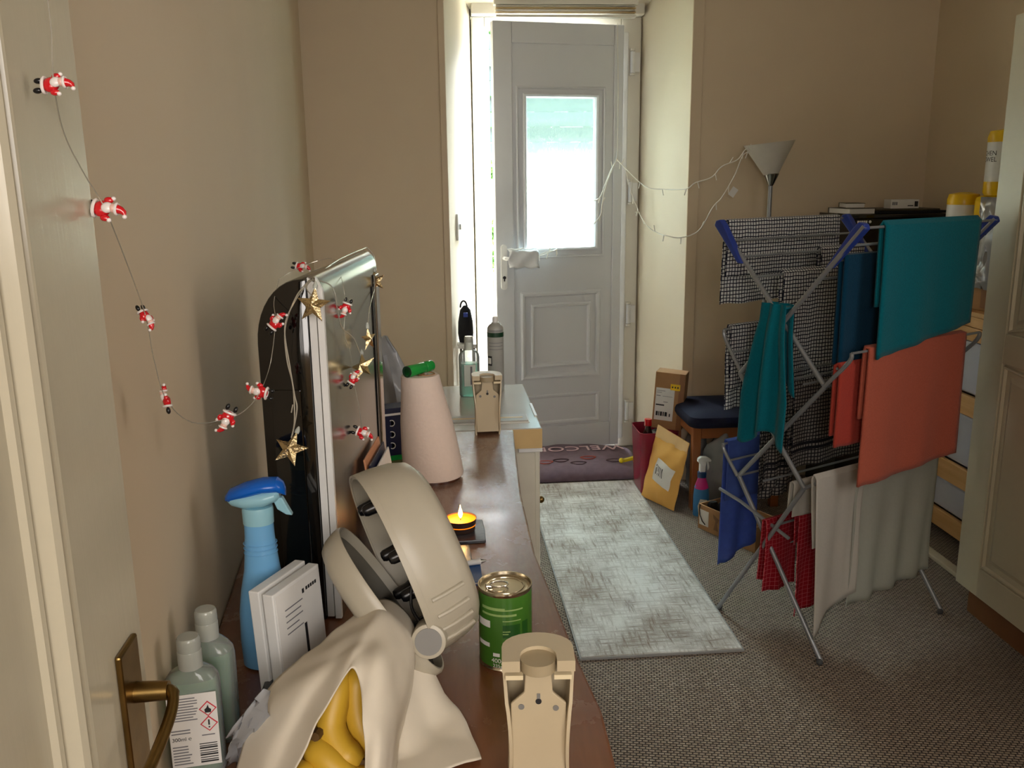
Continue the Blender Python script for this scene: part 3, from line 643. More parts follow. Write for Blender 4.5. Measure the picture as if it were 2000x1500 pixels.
for a0, a1, z0, z1, m_ in ((-150, -95, .088, .092, lg), (-95, -55, .088, .09, lg), (-150, -70, .08, .083, lg), (-100, -60, .073, .0745, lg), (-100, -62, .05, .068, dgk), (-56, -40, .03, .07, dgk), (-165, -128, .062, .072, paper), (-165, -130, .034, .04, paper), (-62, -48, .018, .044, paper), (-122, -107, .022, .027, paper), (-100, -84, .058, .0595, lg), (-100, -88, .0545, .056, lg)):
    wrap(tcx, R_, a0, a1, z0, z1).build('print', m_, cn)
def wraptext(body, size, m, c, R, ang, z, par):
    me_o = text('print', body, size, m, Matrix.Identity(4), None, ext=0)
    for v in me_o.data.vertices:
        a = radians(ang)+v.co.x/R; y = v.co.y; v.co = V((c[0]+(R+.0006)*cos(a), c[1]+(R+.0006)*sin(a), c[2]+z+y))
    me_o.parent = par; me_o.matrix_parent_inverse = wmat(par).inverted(); return me_o
wraptext('400g', .009, paper, tcx, R_, -112, .016, cn); wraptext('235g', .007, paper, tcx, R_, -112, .0085, cn)
rp_ = tcx+V((-.008, -.002, Hc-.002))
G().tube([rp_+V((.0095*cos(a)*1.25, .0085*sin(a), .001)) for a in [2*pi*k/24 for k in range(24)]], .0011, 6, closed=True).build('ring_pull', chrome, cn, smooth=True)
G().box((rp_.x-.018, rp_.y-.004, rp_.z-.0018), (rp_.x-.008, rp_.y+.004, rp_.z+.001)).build('rivet_tab', chrome, cn, bevel=.001)

# ---- cream moulded plastic holders
def holder(bx, by, rz, lab, H_=.158, W_=.069, D_=.05):
    h = thing('plastic_dispenser', lab, 'dispenser', (bx, by, WT), (0, 0, rz), 'cream moulded dispensers on the tops')
    def wz(t_): return W_/2*(1.0-.10*sin(pi*min(1, t_/.75))+.08*max(0, t_-.7)/.3-.10*max(0, .12-t_)/.12)
    # back shell: U-shaped wall open to the front (-Y)
    rings = []
    for i in range(17):
        t_ = i/16; wx = wz(t_); z = (H_-.0125)*t_; th = .0035; yb = D_*(.5+.5*1); yf = 0
        cr = .018
        outer = [(-wx, yf), (-wx, yb-cr)]+[(-wx+cr-cr*cos(a), yb-cr+cr*sin(a)) for a in (pi/6, pi/3, pi/2)]+[(wx-cr+cr*cos(a), yb-cr+cr*sin(a)) for a in (pi/2, pi/3, pi/6)]+[(wx, yb-cr), (wx, yf)]
        inner = [(wx-th, yf), (wx-th, yb-cr)]+[(wx-cr+(cr-th)*cos(a), yb-cr+(cr-th)*sin(a)) for a in (pi/6, pi/3, pi/2)]+[(-wx+cr-(cr-th)*cos(a), yb-cr+(cr-th)*sin(a)) for a in (pi/2, pi/3, pi/6)]+[(-wx+th, yb-cr), (-wx+th, yf)]
        lean = 0
        rings.append([V((x, y+.006*cos(2*pi*t_)*(1 if y < .01 else 0), z)) for x, y in outer+inner])
    G().loft(rings).build('shell', cream_pl, h, smooth=True, world=False)
    wt = wz(1)+.0004
    # hooded top: half-round collar
    col = [(-wt, 0), (-wt, .03)]+[(wt*cos(a), .03+.03*sin(a)) for a in [pi-pi*k/12 for k in range(1, 12)]]+[(wt, .03), (wt, 0)]
    ri = .019; hole = [(ri*cos(a), .012+ri*sin(a)) for a in [pi*k/10 for k in range(0, 11)]]
    polyc = col+[(ri, .0)]+hole+[(-ri, 0)]
    G().prism(polyc, lambda a, b: V((a, b-.001, H_-.012)), lambda a, b: V((a, b-.001, H_))).build('top_collar', cream_pl, h, smooth=True, world=False)
    G().lathe([(.001, H_-.016), (.0185, H_-.016), (.0185, H_-.004), (.001, H_-.004)], c=(0, .013, 0), n=28).build('top_disc', cream_dk, h, smooth=True, world=False)
    # inset plate with tongue
    plate = [(-.028, .008), (.028, .008), (.029, .105), (.015, .118), (.0135, H_-.016), (-.0135, H_-.016), (-.015, .118), (-.029, .105)]
    G().prism(plate, lambda a, b: V((a, .006, b)), lambda a, b: V((a, .011, b))).build('back_plate', cream_pl, h, world=False, bevel=.0015)
    for x, z in ((-.018, .102), (.018, .1), (0, .108)):
        G().cyl((x, .0052, z), (x, .0062, z), .0032, n=14).build('screw_hole', greyin if x else ink, h, world=False)
    G().box((-.0018, .0054, .108), (.0018, .0062, .117)).build('keyhole_slot', greyin, h, world=False)
    for s_ in (-1, 1):
        G().box((s_*.0305-.0015, .005, .02), (s_*.0305+.0015, .014, .09)).build('side_rib', cream_dk, h, world=False)
        G().box((s_*.025-.009, -.001, H_-.021), (s_*.025+.009, .006, H_-.016)).build('top_rib', mat('bright_cream', (232, 216, 180), .4), h, world=False)
    return h
holder(.0915, .824, radians(-4), 'cream moulded plastic dispenser nearest the camera on the sideboard edge')
holder(.118, 2.19, radians(2), 'cream moulded plastic dispenser far along the sideboard in front of the gel bottle', H_=.156)

# ---- paper strip on the cabinet
sx0 = onz(906, 825, WT); sx1 = onz(1026, 800, WT)
ps = thing('folded_leaflet', 'narrow pale folded leaflet lying on the white cabinet top', 'leaflet', (.14, 2.38, WT))
G().box((.015, 2.30, WT), (.235, 2.385, WT+.002)).build('sheet', paper, ps); G().box((.018, 2.306, WT+.002), (.232, 2.375, WT+.005)).build('sheet', mat('pale_grey_print', (170, 166, 156), .5), ps); G().box((.03, 2.335, WT+.005), (.22, 2.347, WT+.0055)).build('printed_band', bandm, ps)

# ---- bottles
def gel_bottle(x, y, h, w, d, rz, lab, gel, fill, label=True, scale=1):
    b = thing('gel_bottle', lab, 'bottle', (x, y, WT), (0, 0, rz), 'hand gel bottles')
    def rg(sx, sy, z, n=32):
        return [V((math.copysign(abs(cos(2*pi*k/n))**.75, cos(2*pi*k/n))*sx, math.copysign(abs(sin(2*pi*k/n))**.75, sin(2*pi*k/n))*sy, z)) for k in range(n)]
    hw, hd = w/2, d/2; sh = h*.76
    prof = [(.9, 0), (1, .006), (1, sh*.86), (.95, sh*.93), (.78, sh*.985), (.5, sh*1.02), (.38, sh*1.04), (.38, sh*1.06)]
    G().loft([rg(hw*a, hd*(a if a > .6 else max(a, .38)*hw/hd*.95 if hw/hd*a < 1 else a), z) for a, z in prof]).build('body', clearm, b, smooth=True, world=False)
    pf = [(.86, .003), (.95, .008), (.95, min(fill*sh, sh*.86))]
    if fill > .86: pf.append((.9, fill*sh))
    G().loft([rg(hw*a, hd*a, z) for a, z in pf]).build('gel', gel, b, smooth=True, world=False)
    rc = hw*.44
    cp = G().lathe([(rc, sh*1.03), (rc, sh*1.03+h*.12), (rc*.97, sh*1.03+h*.125), (rc*.99, sh*1.03+h*.13), (rc*.97, h*.985), (rc*.85, h), (.001, h)], n=32).build('cap', capm, b, smooth=True, world=False)
    G().lathe([(.001, h-.006), (rc*.45, h-.006), (rc*.45, h-.002), (.001, h-.002)], n=20).build('nozzle', white_pl, cp, smooth=True, world=False)
    return b, hw, hd
b1, hw, hd = gel_bottle(-.279, .905, .163, .058, .036, radians(8), 'front gel bottle with the white hazard label beside the brass door handle', gel_m, .93)
lab = G().prism([(-.0255, .018), (.0255, .018), (.0255, .105), (-.0255, .105)], lambda a, b: V((a, -hd-.0016, b)), lambda a, b: V((a, -hd-.0008, b))).build('label', paper, b1, world=False)
for i, z in enumerate([.1-.0032*k for k in range(9)]): G().box((-.0235, -hd-.0019, z), (.006-.006*random.random(), -hd-.0016, z+.0011)).build('print', greyink, lab, world=False)
for k, z in enumerate((.086, .068)):
    cx = .016; dmd = lambda r: [(cx+r, z), (cx, z+r), (cx-r, z), (cx, z-r)]
    G().prism(dmd(.0092), lambda a, b: V((a, -hd-.0019, b)), lambda a, b: V((a, -hd-.0016, b))).build('hazard_diamond', redink, lab, world=False)
    G().prism(dmd(.0076), lambda a, b: V((a, -hd-.0021, b)), lambda a, b: V((a, -hd-.0019, b))).build('hazard_diamond', paper, lab, world=False)
G().box((.0152, -hd-.0024, .0665), (.0168, -hd-.0021, .073)).box((.0152, -hd-.0024, .0633), (.0168, -hd-.0021, .0648)).build('exclamation_mark', ink, lab, world=False)
G().prism([(.013, .0815), (.019, .0815), (.0195, .085), (.0172, .087), (.0165, .091), (.0145, .087), (.0125, .0855)], lambda a, b: V((a, -hd-.0024, b)), lambda a, b: V((a, -hd-.0021, b))).build('flame_mark', ink, lab, world=False)
for k in range(9): G().box((.004, -hd-.0019, .0215+k*.0028), (.0225, -hd-.0016, .0215+k*.0028+(.0009 if k % 3 else .0017))).build('barcode_bar', ink, lab, world=False)
for k in range(7): G().box((-.0235, -hd-.0019, .022+k*.0035), (-.004-.004*random.random(), -hd-.0016, .0232+k*.0035)).build('print', greyink, lab, world=False)
def ltext(body, size, x, z, m=ink, par=None, y=None):
    M = frameM((x, y if y is not None else -hd-.0018, z), (1, 0, 0), (0, 0, 1)); o = text('print', body, size, m, M, None, ext=.0001, align='LEFT'); o.parent = par; return o
ltext('300ml \u212e', .006, -.0235, .0525, ink, lab)
for z in (.0625, .059): G().box((-.0235, -hd-.0019, z), (-.004, -hd-.0016, z+.0012)).build('print', greyink, lab, world=False)
G().box((.0075, -hd-.0019, .054), (.021, -hd-.0016, .0552)).build('print', greyink, lab, world=False)
b2, _, _ = gel_bottle(-.276, .968, .163, .058, .036, radians(-12), 'rear gel bottle without label showing, behind the hazard-labelled one', gel_m, .9)
b3, hw3, hd3 = gel_bottle(.088, 2.62, .182, .062, .042, 0, 'clear aqua gel bottle on the white cabinet by the door gap', gel2_m, .74)
G().box((-.016, -hd3-.0016, .035), (.018, -hd3-.0008, .1)).build('label', mat('pale_label', (206, 214, 206), .5), b3, world=False)
G().box((.002, -hd3-.002, .04), (.008, -hd3-.0016, .095)).build('print', greyink, b3, world=False)
# aerosol can
ac = thing('aerosol_can', 'tall grey and white aerosol can with green band on the white cabinet', 'aerosol', (.172, 2.69, WT))
ca = (.172, 2.69, WT)
G().lathe([(.023, 0), (.025, .003), (.025, .19), (.024, .196), (.019, .203), (.012, .208), (.012, .211), (.001, .211)], c=ca, n=32).build('body', mat('grey_can', (170, 170, 164), .3), ac, smooth=True)
wrap(ca, .025, 180, 360, .168, .182, 20).build('green_band', dgreen, ac, smooth=True)
wrap(ca, .025, 200, 240, .08, .11, 6).build('print', ink, ac); wrap(ca, .0255, 206, 234, .086, .104, 6).build('print', paper, ac)
for z in (.185, .188, .15, .14, .13): wrap(ca, .025, 215, 325, z, z+.0015, 10).build('print', greyink, ac)
G().lathe([(.009, .211), (.009, .223), (.007, .228), (.001, .229)], c=ca, n=20).build('nozzle', white_pl, ac, smooth=True)

# ---- blue trigger spray bottle
sp = thing('spray_bottle', 'sky blue trigger spray bottle with deep blue top in front of the black appliance', 'spray bottle', (-.243, 1.13, WT))
sc = (-.243, 1.13, WT)
G().lathe([(.03, 0), (.037, .004), (.0385, .05), (.037, .1), (.032, .14), (.0255, .175), (.0225, .21), (.021, .235), (.0205, .262)], c=sc, n=40, sy=.8).build('bottle', bluebot, sp, smooth=True)
for z in (.205, .213, .221): G().tube([V(sc)+V((.0232*cos(a), .0186*sin(a), z)) for a in [2*pi*k/28 for k in range(28)]], .0009, 6, closed=True).build('grip_ring', bluebot, sp, smooth=True)
G().lathe([(.0215, .256), (.022, .28), (.021, .285), (.001, .286)], c=sc, n=28, sy=.85).build('collar', palebl, sp, smooth=True)
def blob(rings, name, m, par): return G().loft([[V(sc)+V((cx+rx*0, ry*cos(2*pi*k/16), cz+rz*sin(2*pi*k/16))) for k in range(16)] for cx, cz, rx, ry, rz in rings]).build(name, m, par, smooth=True)
blob([(-.040, .2995, 0, .006, .005), (-.034, .299, 0, .013, .011), (-.015, .297, 0, .018, .016), (.01, .299, 0, .019, .015), (.027, .305, 0, .017, .012), (.033, .307, 0, .01, .008)], 'head', palebl, sp)
blob([(-.043, .301, 0, .006, .005), (-.036, .306, 0, .0145, .011), (-.015, .314, 0, .0195, .0125), (.01, .321, 0, .0205, .012), (.03, .321, 0, .018, .012), (.038, .315, 0, .012, .011), (.041, .309, 0, .006, .007)], 'top_cover', bluetop, sp)
G().prism([(.022, .3), (.036, .3), (.042, .285), (.049, .268), (.04, .270), (.028, .28)], lambda a, b: V(sc)+V((a, -.006, b)), lambda a, b: V(sc)+V((a, .006, b))).build('trigger', palebl, sp, bevel=.002)
for o_ in sp.children:
    for v in o_.data.vertices: v.co = V(sc)+V(((v.co.x-sc[0])*.92, (v.co.y-sc[1])*.92, (v.co.z-sc[2])*.79))

# ---- two slim white boxes
for i, (dx, dy, lab) in enumerate(((0, 0, 'left-hand slim white box standing on edge by the blue spray bottle'), (.019, -.012, 'right-hand slim white box with printed face standing by the blue spray bottle'))):
    bx = thing('slim_box', lab, 'box', (-.236+dx, 1.06+dy, WT), (0, 0, 0), 'slim white boxes')
    Mx = Matrix.Translation((-.236+dx, 1.035+dy, WT+.001)) @ Matrix.Rotation(radians(-26), 4, 'Z') @ Matrix.Rotation(radians(-3), 4, 'Y')
    G().box((0, 0, 0), (.0155, .10, .148), Mx).build('box', white_pl, bx, bevel=.0015)
    G().box((.0155, .004, .004), (.0158, .096, .144), Mx).build('print_panel', paper, bx)
    if i:
        for k in range(5): G().box((.0158, .02, .118-.008*k), (.0161, .02+.04*random.uniform(.6, 1), .1195-.008*k), Mx).build('print', greyink, bx)
        G().box((.0158, .056, .03), (.0161, .061, .085), Mx).build('print', ink, bx)
        G().box((.0158, .058, .125), (.0161, .062, .131), Mx).build('print', ink, bx); 
        for k in range(5): G().box((.0158, .066+k*.005, .1265), (.0161, .0695+k*.005, .131), Mx).build('print', ink, bx)
# dark clear tub and teal lid between bottles and bag
q = V((-.228, 1.01, WT))
tb = thing('plastic_tub', 'small smoky clear tub behind the rear gel bottle', 'tub', (-.218, 1.05, WT))
G().box((-.232, 1.005, WT), (-.182, 1.045, WT+.03)).build('tub', mat('smoky_plastic', (40, 46, 50), .15, alpha=.75), tb, bevel=.006)
tlid = G().prism(rrect(.055, .03, .01), lambda a, b: V((-.212+a, .985+b, WT+.004)), lambda a, b: V((-.212+a, .985+b, WT+.016))).build('teal_lid', teal_pl, bevel=.003); tag(tlid, 'bright teal plastic lid lying beside the gel bottles', 'lid')

# ---- crumpled clear bag at the left of the banana cover
rows = []
for i in range(11):
    r_ = []
    for k in range(11):
        a, b = i/10, k/10
        p = onz(440+110*b, 1500-20*b, WT+.002).lerp(CAM+ray(455+60*b, 1420-75*b)*.93, a)
        nn = noise.noise(V((a*5, b*5, 3)))
        r_.append(p+V((nn*.012, nn*.012, nn*.008)))
    rows.append(r_)
cbag = G().grid(rows).build('plastic_bag', bagm, smooth=True, solid=.0008, origin=rows[0][5]); tag(cbag, 'crumpled clear plastic bag between the gel bottles and the banana cover', 'bag')

# ---- bananas under a cream paper cover
bn = thing('banana_bunch', 'bunch of ripe yellow bananas under the cream paper cover', 'bananas', V((-.12, .92, WT)))
def ban(pts, rad, nm='banana'):
    P = spline([CAM+ray(x, y)*d for x, y, d in pts], 6); n = len(P)
    for p in P: p.z = max(p.z, WT+rad+.001)
    rr = [rad*(.32+.68*min(1, 5*min(i/(n-1)+.02, 1.05-i/(n-1)))) for i in range(n)]
    o = G().tube(P, rr, 6).build(nm, banana, bn, smooth=False, bevel=0); 
    for p_ in o.data.polygons: p_.use_smooth = True
    G().tube([P[-1], P[-1]+(P[-1]-P[-2]).normalized()*.006], rad*.33, 6).build('tip', bstem, o)
ban([(672, 1290, 1.0), (655, 1360, .985), (645, 1420, .975), (668, 1468, .965), (706, 1490, .96)], .0175)
ban([(700, 1300, 1.0), (695, 1360, .995), (705, 1420, .99), (735, 1470, .98)], .0165)
ban([(600, 1450, .97), (635, 1480, .955), (680, 1520, .95), (740, 1545, .95)], .0175)
ban([(580, 1490, .955), (610, 1530, .945), (660, 1570, .94), (720, 1590, .94)], .0175)
ban([(628, 1425, .985), (655, 1450, .98), (700, 1510, .975), (750, 1530, .975)], .016)
G().tube([CAM+ray(640, 1418)*.975, CAM+ray(622, 1432)*.96, CAM+ray(615, 1440)*.95], [.004, .006, .005], 8).build('stem', bstem, bn, smooth=True)
# cover: one folded sheet, described by rows of points from its far side over the ridge to the near hem
cv = thing('paper_cover', 'large creased cream paper sheet draped over the bananas', 'paper sheet', V((-.1, 1.0, WT)))
def patch(ctrl, name, parent, m=clothb, ku=6, kv=6, wr=.0025, th=.0012):
    rows = [spline([CAM+ray(x, y)*d for x, y, d in r], ku) for r in ctrl]
    for r_ in rows:
        for p in r_: p.z = max(p.z, WT+.004)
    cols = list(zip(*rows)); cols = [spline(c, kv) for c in cols]; rows = list(zip(*cols))
    out = []
    for i, r in enumerate(rows):
        out.append([p+V((abs(noise.noise(p*19))*2*wr, abs(noise.noise(p*17+V((5, 0, 0))))*2*wr, abs(noise.noise(p*14+V((0, 9, 0))))*2.4*wr)) for p in r])
    return G().grid(out).build(name, m, parent, smooth=True, solid=th)
O_ = [(440, 1560, .95), (520, 1350, 1.0), (620, 1262, 1.06), (700, 1196, 1.11), (755, 1172, 1.13), (806, 1222, 1.12), (806, 1330, 1.08), (778, 1450, 1.02), (764, 1600, .97)]
M1 = [(475, 1572, .915), (560, 1380, .95), (636, 1292, .995), (698, 1232, 1.045), (742, 1206, 1.06), (786, 1262, 1.04), (790, 1350, 1.0), (766, 1460, .955), (752, 1600, .925)]
M2 = [(510, 1586, .90), (585, 1408, .935), (640, 1330, .965), (688, 1275, .985), (716, 1262, 1.0), (742, 1292, .968), (748, 1372, .945), (740, 1475, .905), (734, 1600, .89)]
I_ = [(540, 1600, .885), (603, 1440, .905), (640, 1378, .925), (672, 1328, .95), (690, 1312, .955), (702, 1345, .945), (707, 1400, .92), (712, 1500, .9), (716, 1600, .885)]
patch([O_, M1, M2, I_], 'front_fold', cv, ku=7, kv=8, wr=.0025)
patch([[(780, 1205, 1.13), (800, 1300, 1.10), (785, 1400, 1.04), (770, 1500, 1.0), (765, 1600, .97)],
       [(800, 1225, 1.14), (838, 1330, 1.11), (840, 1430, 1.06), (835, 1520, 1.02), (830, 1600, .99)],
       [(812, 1250, 1.145), (878, 1378, 1.12), (905, 1455, 1.08), (922, 1520, 1.05), (940, 1600, 1.02)]], 'right_flap', cv)

# ============================================================ STRING LIGHTS
def fig(parent, px, py, d, ang, s=1.0, yaw=0, face=True):
    """small red and white moulded figure; ang = image-plane angle of its head direction"""
    c = CAM+ray(px, py)*d; a = radians(ang); up = CR*cos(a)+CU*sin(a); rt = CR*sin(a)-CU*cos(a); fw = -CF
    rt = (rt*cos(radians(yaw))+fw*sin(radians(yaw))).normalized(); fw = up.cross(rt)*-1
    if fw.dot(CF) > 0 and abs(yaw) < 80: fw = -fw
    M = Matrix((rt, fw, up)).transposed(); k = .001*s
    def bl(x, y, z, rx, ry, rz, name, m, par): return G().ball(c+M @ V((x*k, y*k, z*k)), (rx*k, ry*k, rz*k), 12, 8, M).build(name, m, par, smooth=True)
    o = bl(0, 0, -3, 9, 6, 9, 'figure_light', red, parent)
    g = G().tube([c+M @ V((9*k*cos(t_), 6*k*sin(t_), -10*k)) for t_ in [2*pi*i/16 for i in range(16)]], 1.8*k, 6, closed=True).build('coat_trim', pearl, o, smooth=True)
    for sx in (-1, 1):
        bl(sx*6, 0, -17, 3.2, 3.2, 5, 'boot', black_pl, o)
        bl(sx*10, 0, 2, 3.5, 3, 5, 'arm', red, o); bl(sx*12, 0, 6.5, 2.4, 2.4, 2.4, 'mitten', pearl, o)
    bl(0, 4, 4, 6, 4, 6.5, 'beard', pearl, o); bl(0, 3.5, 10, 5, 4.5, 4.5, 'face', skin_m, o)
    g = G().tube([c+M @ V((5.6*k*cos(t_), 2*k+5*k*sin(t_), 13*k)) for t_ in [2*pi*i/14 for i in range(14)]], 1.5*k, 6, closed=True).build('hat_trim', pearl, o, smooth=True)
    G().tube([c+M @ V(q)*k for q in ((0, 1.5, 13), (.6, 1, 17), (2.5, 0, 20), (5.5, 0, 21.5))], [5*k, 4*k, 3*k, 1.6*k], 10).build('hat', red, o, smooth=True)
    bl(7, 0, 21.5, 2.4, 2.4, 2.4, 'bobble', pearl, o)
    return c
s1 = thing('string_lights', 'string of small red and white figure lights hanging from upper left over the appliance', 'string lights', CAM+ray(95, 0)*.54)
pos = [(105, 165, .56, 5, .58), (205, 408, .66, -5, .72), (285, 620, .80, -60, .58), (325, 780, .88, 100, .66), (443, 818, 1.0, -115, .76), (508, 765, 1.12, 165, .82), (538, 630, 1.19, 50, .8)]
cs_ = []
for i, (x, y, d, a, s_) in enumerate(pos): cs_.append(fig(s1, x, y, d, a, s_, yaw=(70 if i in (2, 3) else 15)))
wp = [CAM+ray(88, -40)*.54, CAM+ray(100, 60)*.55, cs_[0], CAM+ray(125, 260)*.6, CAM+ray(165, 340)*.63, cs_[1], CAM+ray(250, 520)*.73, cs_[2], CAM+ray(300, 700)*.84, cs_[3], CAM+ray(375, 825)*.94, cs_[4], CAM+ray(480, 800)*1.07, cs_[5], CAM+ray(528, 710)*1.2, cs_[6], CAM+ray(535, 590)*1.22, CAM+ray(545, 545)*1.25]
G().tube(spline(wp, 6), .0005, 5).build('wire', wire_m, s1)
for p_, d_, a_2, s_2, yw in (((675, 602), 1.33, -110, .72, 10), ((690, 740), 1.37, 60, .72, 30), ((708, 845), 1.41, -20, .82, 20), ((588, 521), 1.5, -10, .75, 30)): cs_.append(fig(s1, p_[0], p_[1], d_, a_2, s_2, yaw=yw))
G().tube(spline([CAM+ray(545, 545)*1.25, CAM+ray(588, 521)*1.5, CAM+ray(650, 505)*1.5, CAM+ray(668, 548)*1.34, cs_[7], CAM+ray(672, 650)*1.33, CAM+ray(684, 690)*1.35, cs_[8], CAM+ray(700, 790)*1.38, cs_[9]], 6), .0005, 5).build('wire', wire_m, s1)
s2 = thing('string_lights', 'string of gold star lights on silver wire hung over the top of the appliance', 'string lights', CAM+ray(600, 545)*1.22)
def star(px, py, d, r, rot, yaw, pitch=0):
    c = CAM+ray(px, py)*d
    M = (Matrix((CR, -CF, CU)).transposed()) @ Matrix.Rotation(radians(yaw), 3, 'Z') @ Matrix.Rotation(radians(pitch), 3, 'X') @ Matrix.Rotation(radians(rot), 3, 'Y')
    ring = []
    for k in range(10):
        rr = r if k % 2 == 0 else r*.42; a = 2*pi*k/10
        ring.append(c+M @ V((rr*sin(a), 0, rr*cos(a))))
    vs = ring+[c+M @ V((0, r*.3, 0)), c+M @ V((0, -r*.3, 0))]
    fs = [(k, (k+1) % 10, 10) for k in range(10)]+[((k+1) % 10, k, 11) for k in range(10)]
    o = G()._add(vs, fs).build('star_light', gold, s2)
    G().lathe([(.003, 0), (.0035, .004), (.002, .008), (.001, .01)], c=ring[0]+(ring[0]-c).normalized()*-.003, M=(ring[0]-c).to_track_quat('Z', 'Y').to_matrix(), n=10).build('bulb_holder', capm, o, smooth=True)
    return c
A1 = star(612, 596, 1.2, .0255, 6, 12); A2 = star(567, 877, 1.2, .0255, 14, 8, 20); A3 = star(735, 550, 1.62, .021, -14, 30); A4 = star(720, 662, 1.47, .02, -10, -62); A5 = star(708, 716, 1.40, .024, -20, 30, 20)
for pts in ([(716, 483, 1.66), (730, 500, 1.66), (735, 530, 1.64)], [(716, 483, 1.66), (660, 508, 1.42), (608, 548, 1.22), (600, 565, 1.2), (612, 580, 1.195)],
            [(604, 547, 1.225), (578, 580, 1.2), (557, 640, 1.2), (560, 700, 1.2), (572, 755, 1.2), (575, 820, 1.2), (569, 855, 1.2)],
            [(606, 546, 1.225), (575, 590, 1.2), (556, 640, 1.195), (566, 715, 1.195), (575, 770, 1.195), (580, 800, 1.195), (571, 850, 1.195)],
            [(610, 546, 1.225), (648, 560, 1.25), (660, 610, 1.27), (668, 640, 1.3), (690, 660, 1.36), (703, 690, 1.4)],
            [(733, 560, 1.62), (722, 600, 1.53), (718, 640, 1.48), (722, 655, 1.47)], [(572, 790, 1.2), (570, 800, 1.2), (569, 806, 1.2)]):
    G().tube(spline([CAM+ray(*p[:2])*p[2] for p in pts], 8), .0009, 6).build('wire', wire_m, s2, smooth=True)
s3 = thing('string_lights', 'white fairy lights looped from the door blind across to the floor lamp', 'string lights', ony(1205, 305, 4.2))
def wr(pts, r=.0026):
    P = spline([ony(x, y, Y) for x, y, Y in pts], 6); o = G().tube(P, r, 6).build('wire', wirew, s3, smooth=True)
    for i in range(3, len(P)-1, 7):
        d = V((random.uniform(-.4, .4), random.uniform(-.2, .2), random.choice((-1, -1, .6)))).normalized()
        G().cyl(P[i], P[i]+d*.028, .0026, .002, n=8).build('bulb', wirew, o, smooth=True)
    return o
wr([(1206, 298, 4.3), (1204, 312, 4.28), (1192, 335, 4.27), (1182, 360, 4.26), (1172, 385, 4.25), (1160, 392, 4.25)])
wr([(1204, 312, 4.28), (1190, 345, 4.24), (1180, 375, 4.22), (1176, 400, 4.22), (1173, 420, 4.22), (1160, 437, 4.22)])
wr([(1204, 312, 4.28), (1220, 328, 4.26), (1228, 360, 4.22), (1238, 390, 4.18), (1246, 410, 4.14), (1240, 415, 4.1)], .0018)
wr([(1204, 310, 4.28), (1228, 335, 4.24), (1262, 365, 4.15), (1300, 370, 4.05), (1340, 369, 3.92), (1358, 357, 3.9), (1390, 346, 3.88), (1410, 325, 3.86), (1440, 312, 3.84), (1456, 292, 3.82), (1466, 294, 3.82)], .0024)
wr([(1246, 412, 4.14), (1265, 442, 4.08), (1285, 455, 4.02), (1300, 460, 3.95), (1330, 464, 3.9), (1365, 450, 3.88), (1392, 405, 3.87), (1410, 385, 3.86), (1436, 340, 3.85), (1450, 305, 3.83), (1462, 296, 3.82)], .0024)
wr([(1046, 500, 4.4), (1060, 498, 4.39), (1075, 492, 4.38), (1088, 486, 4.4)], .002)
wr([(1046, 503, 4.4), (1062, 494, 4.38), (1078, 490, 4.38), (1087, 489, 4.4)], .002)
p = ony(1432, 375, 3.845); G().box((-.014, -.0005, -.02), (.014, .0005, .02), Matrix.Translation(p) @ Matrix.Rotation(radians(35), 4, 'Y')).build('paper_tag', paper, s3)

# ============================================================ FLOOR: RUG, MAT
rg = thing('runner_rug', 'long grey and beige distressed runner rug on the brown carpet', 'rug', (.64, 3.2, 0))
Mr = frameM((.397, 2.417, .001), (1, 0, 0), (.05, 1.575, 0)); 
G().box((0, 0, 0), (.498, 1.57, .009), Mr).build('pile', rm, rg, bevel=.003)
G().box((-.004, -.004, 0), (.502, 0, .007), Mr).box((-.004, 1.57, 0), (.502, 1.574, .007), Mr).box((-.004, 0, 0), (0, 1.57, .007), Mr).box((.498, 0, 0), (.502, 1.57, .007), Mr).build('binding', mat('rug_edge', (150, 150, 148), .9), rg)
wmt = thing('door_mat', 'puffy mauve welcome mat upside down to the camera at the outside door', 'doormat', (.68, 4.2, 0))
rows = []; NX, NY = 24, 16
mx0, mx1, my0, my1 = .3, .985, 4.02, 4.5
for j in range(NY+1):
    r_ = []
    for i in range(NX+1):
        a, b = i/NX, j/NY; ed = min(1, 6*min(a, 1-a))*min(1, 8*min(b, 1-b)); ed = ed**.5
        z = .004+.052*ed*(.72+.28*min(1, (1-a)*3))+.006*noise.noise(V((a*7, b*5, 1)))*ed
        r_.append(V((mx0+(mx1-mx0)*a+.012*noise.noise(V((b*4, 0, 2))), my0+(my1-my0)*b+.01*noise.noise(V((a*5, 3, 0))), z)))
    rows.append(r_)
G().grid(rows).build('pad', matm, wmt, smooth=True, solid=.004)
tx = text('lettering', 'WELCOME', .105, mat('pink_white_print', (232, 200, 208), .6), frameM((.66, 4.36, .062), (-1, 0, 0), (0, -1, 0)), wmt, ext=.001, sx=1.05)
for k, (x, y) in enumerate(((.58, 4.17), (.72, 4.2), (.84, 4.14), (.5, 4.15), (.66, 4.12))):
    G().tube([V((x+.035*cos(t_)*(1+.2*sin(3*t_)), y+.022*sin(t_), .0615)) for t_ in [2*pi*i/20 for i in range(20)]], .0025, 5, closed=True).build('swirl', mat('rust_print', (190, 90, 76), .6) if k % 2 else mat('dark_print', (76, 50, 60), .6), wmt)
yy = thing('clothes_peg', 'bright yellow plastic clip lying on the right corner of the welcome mat', 'clip', (.93, 4.13, .06))
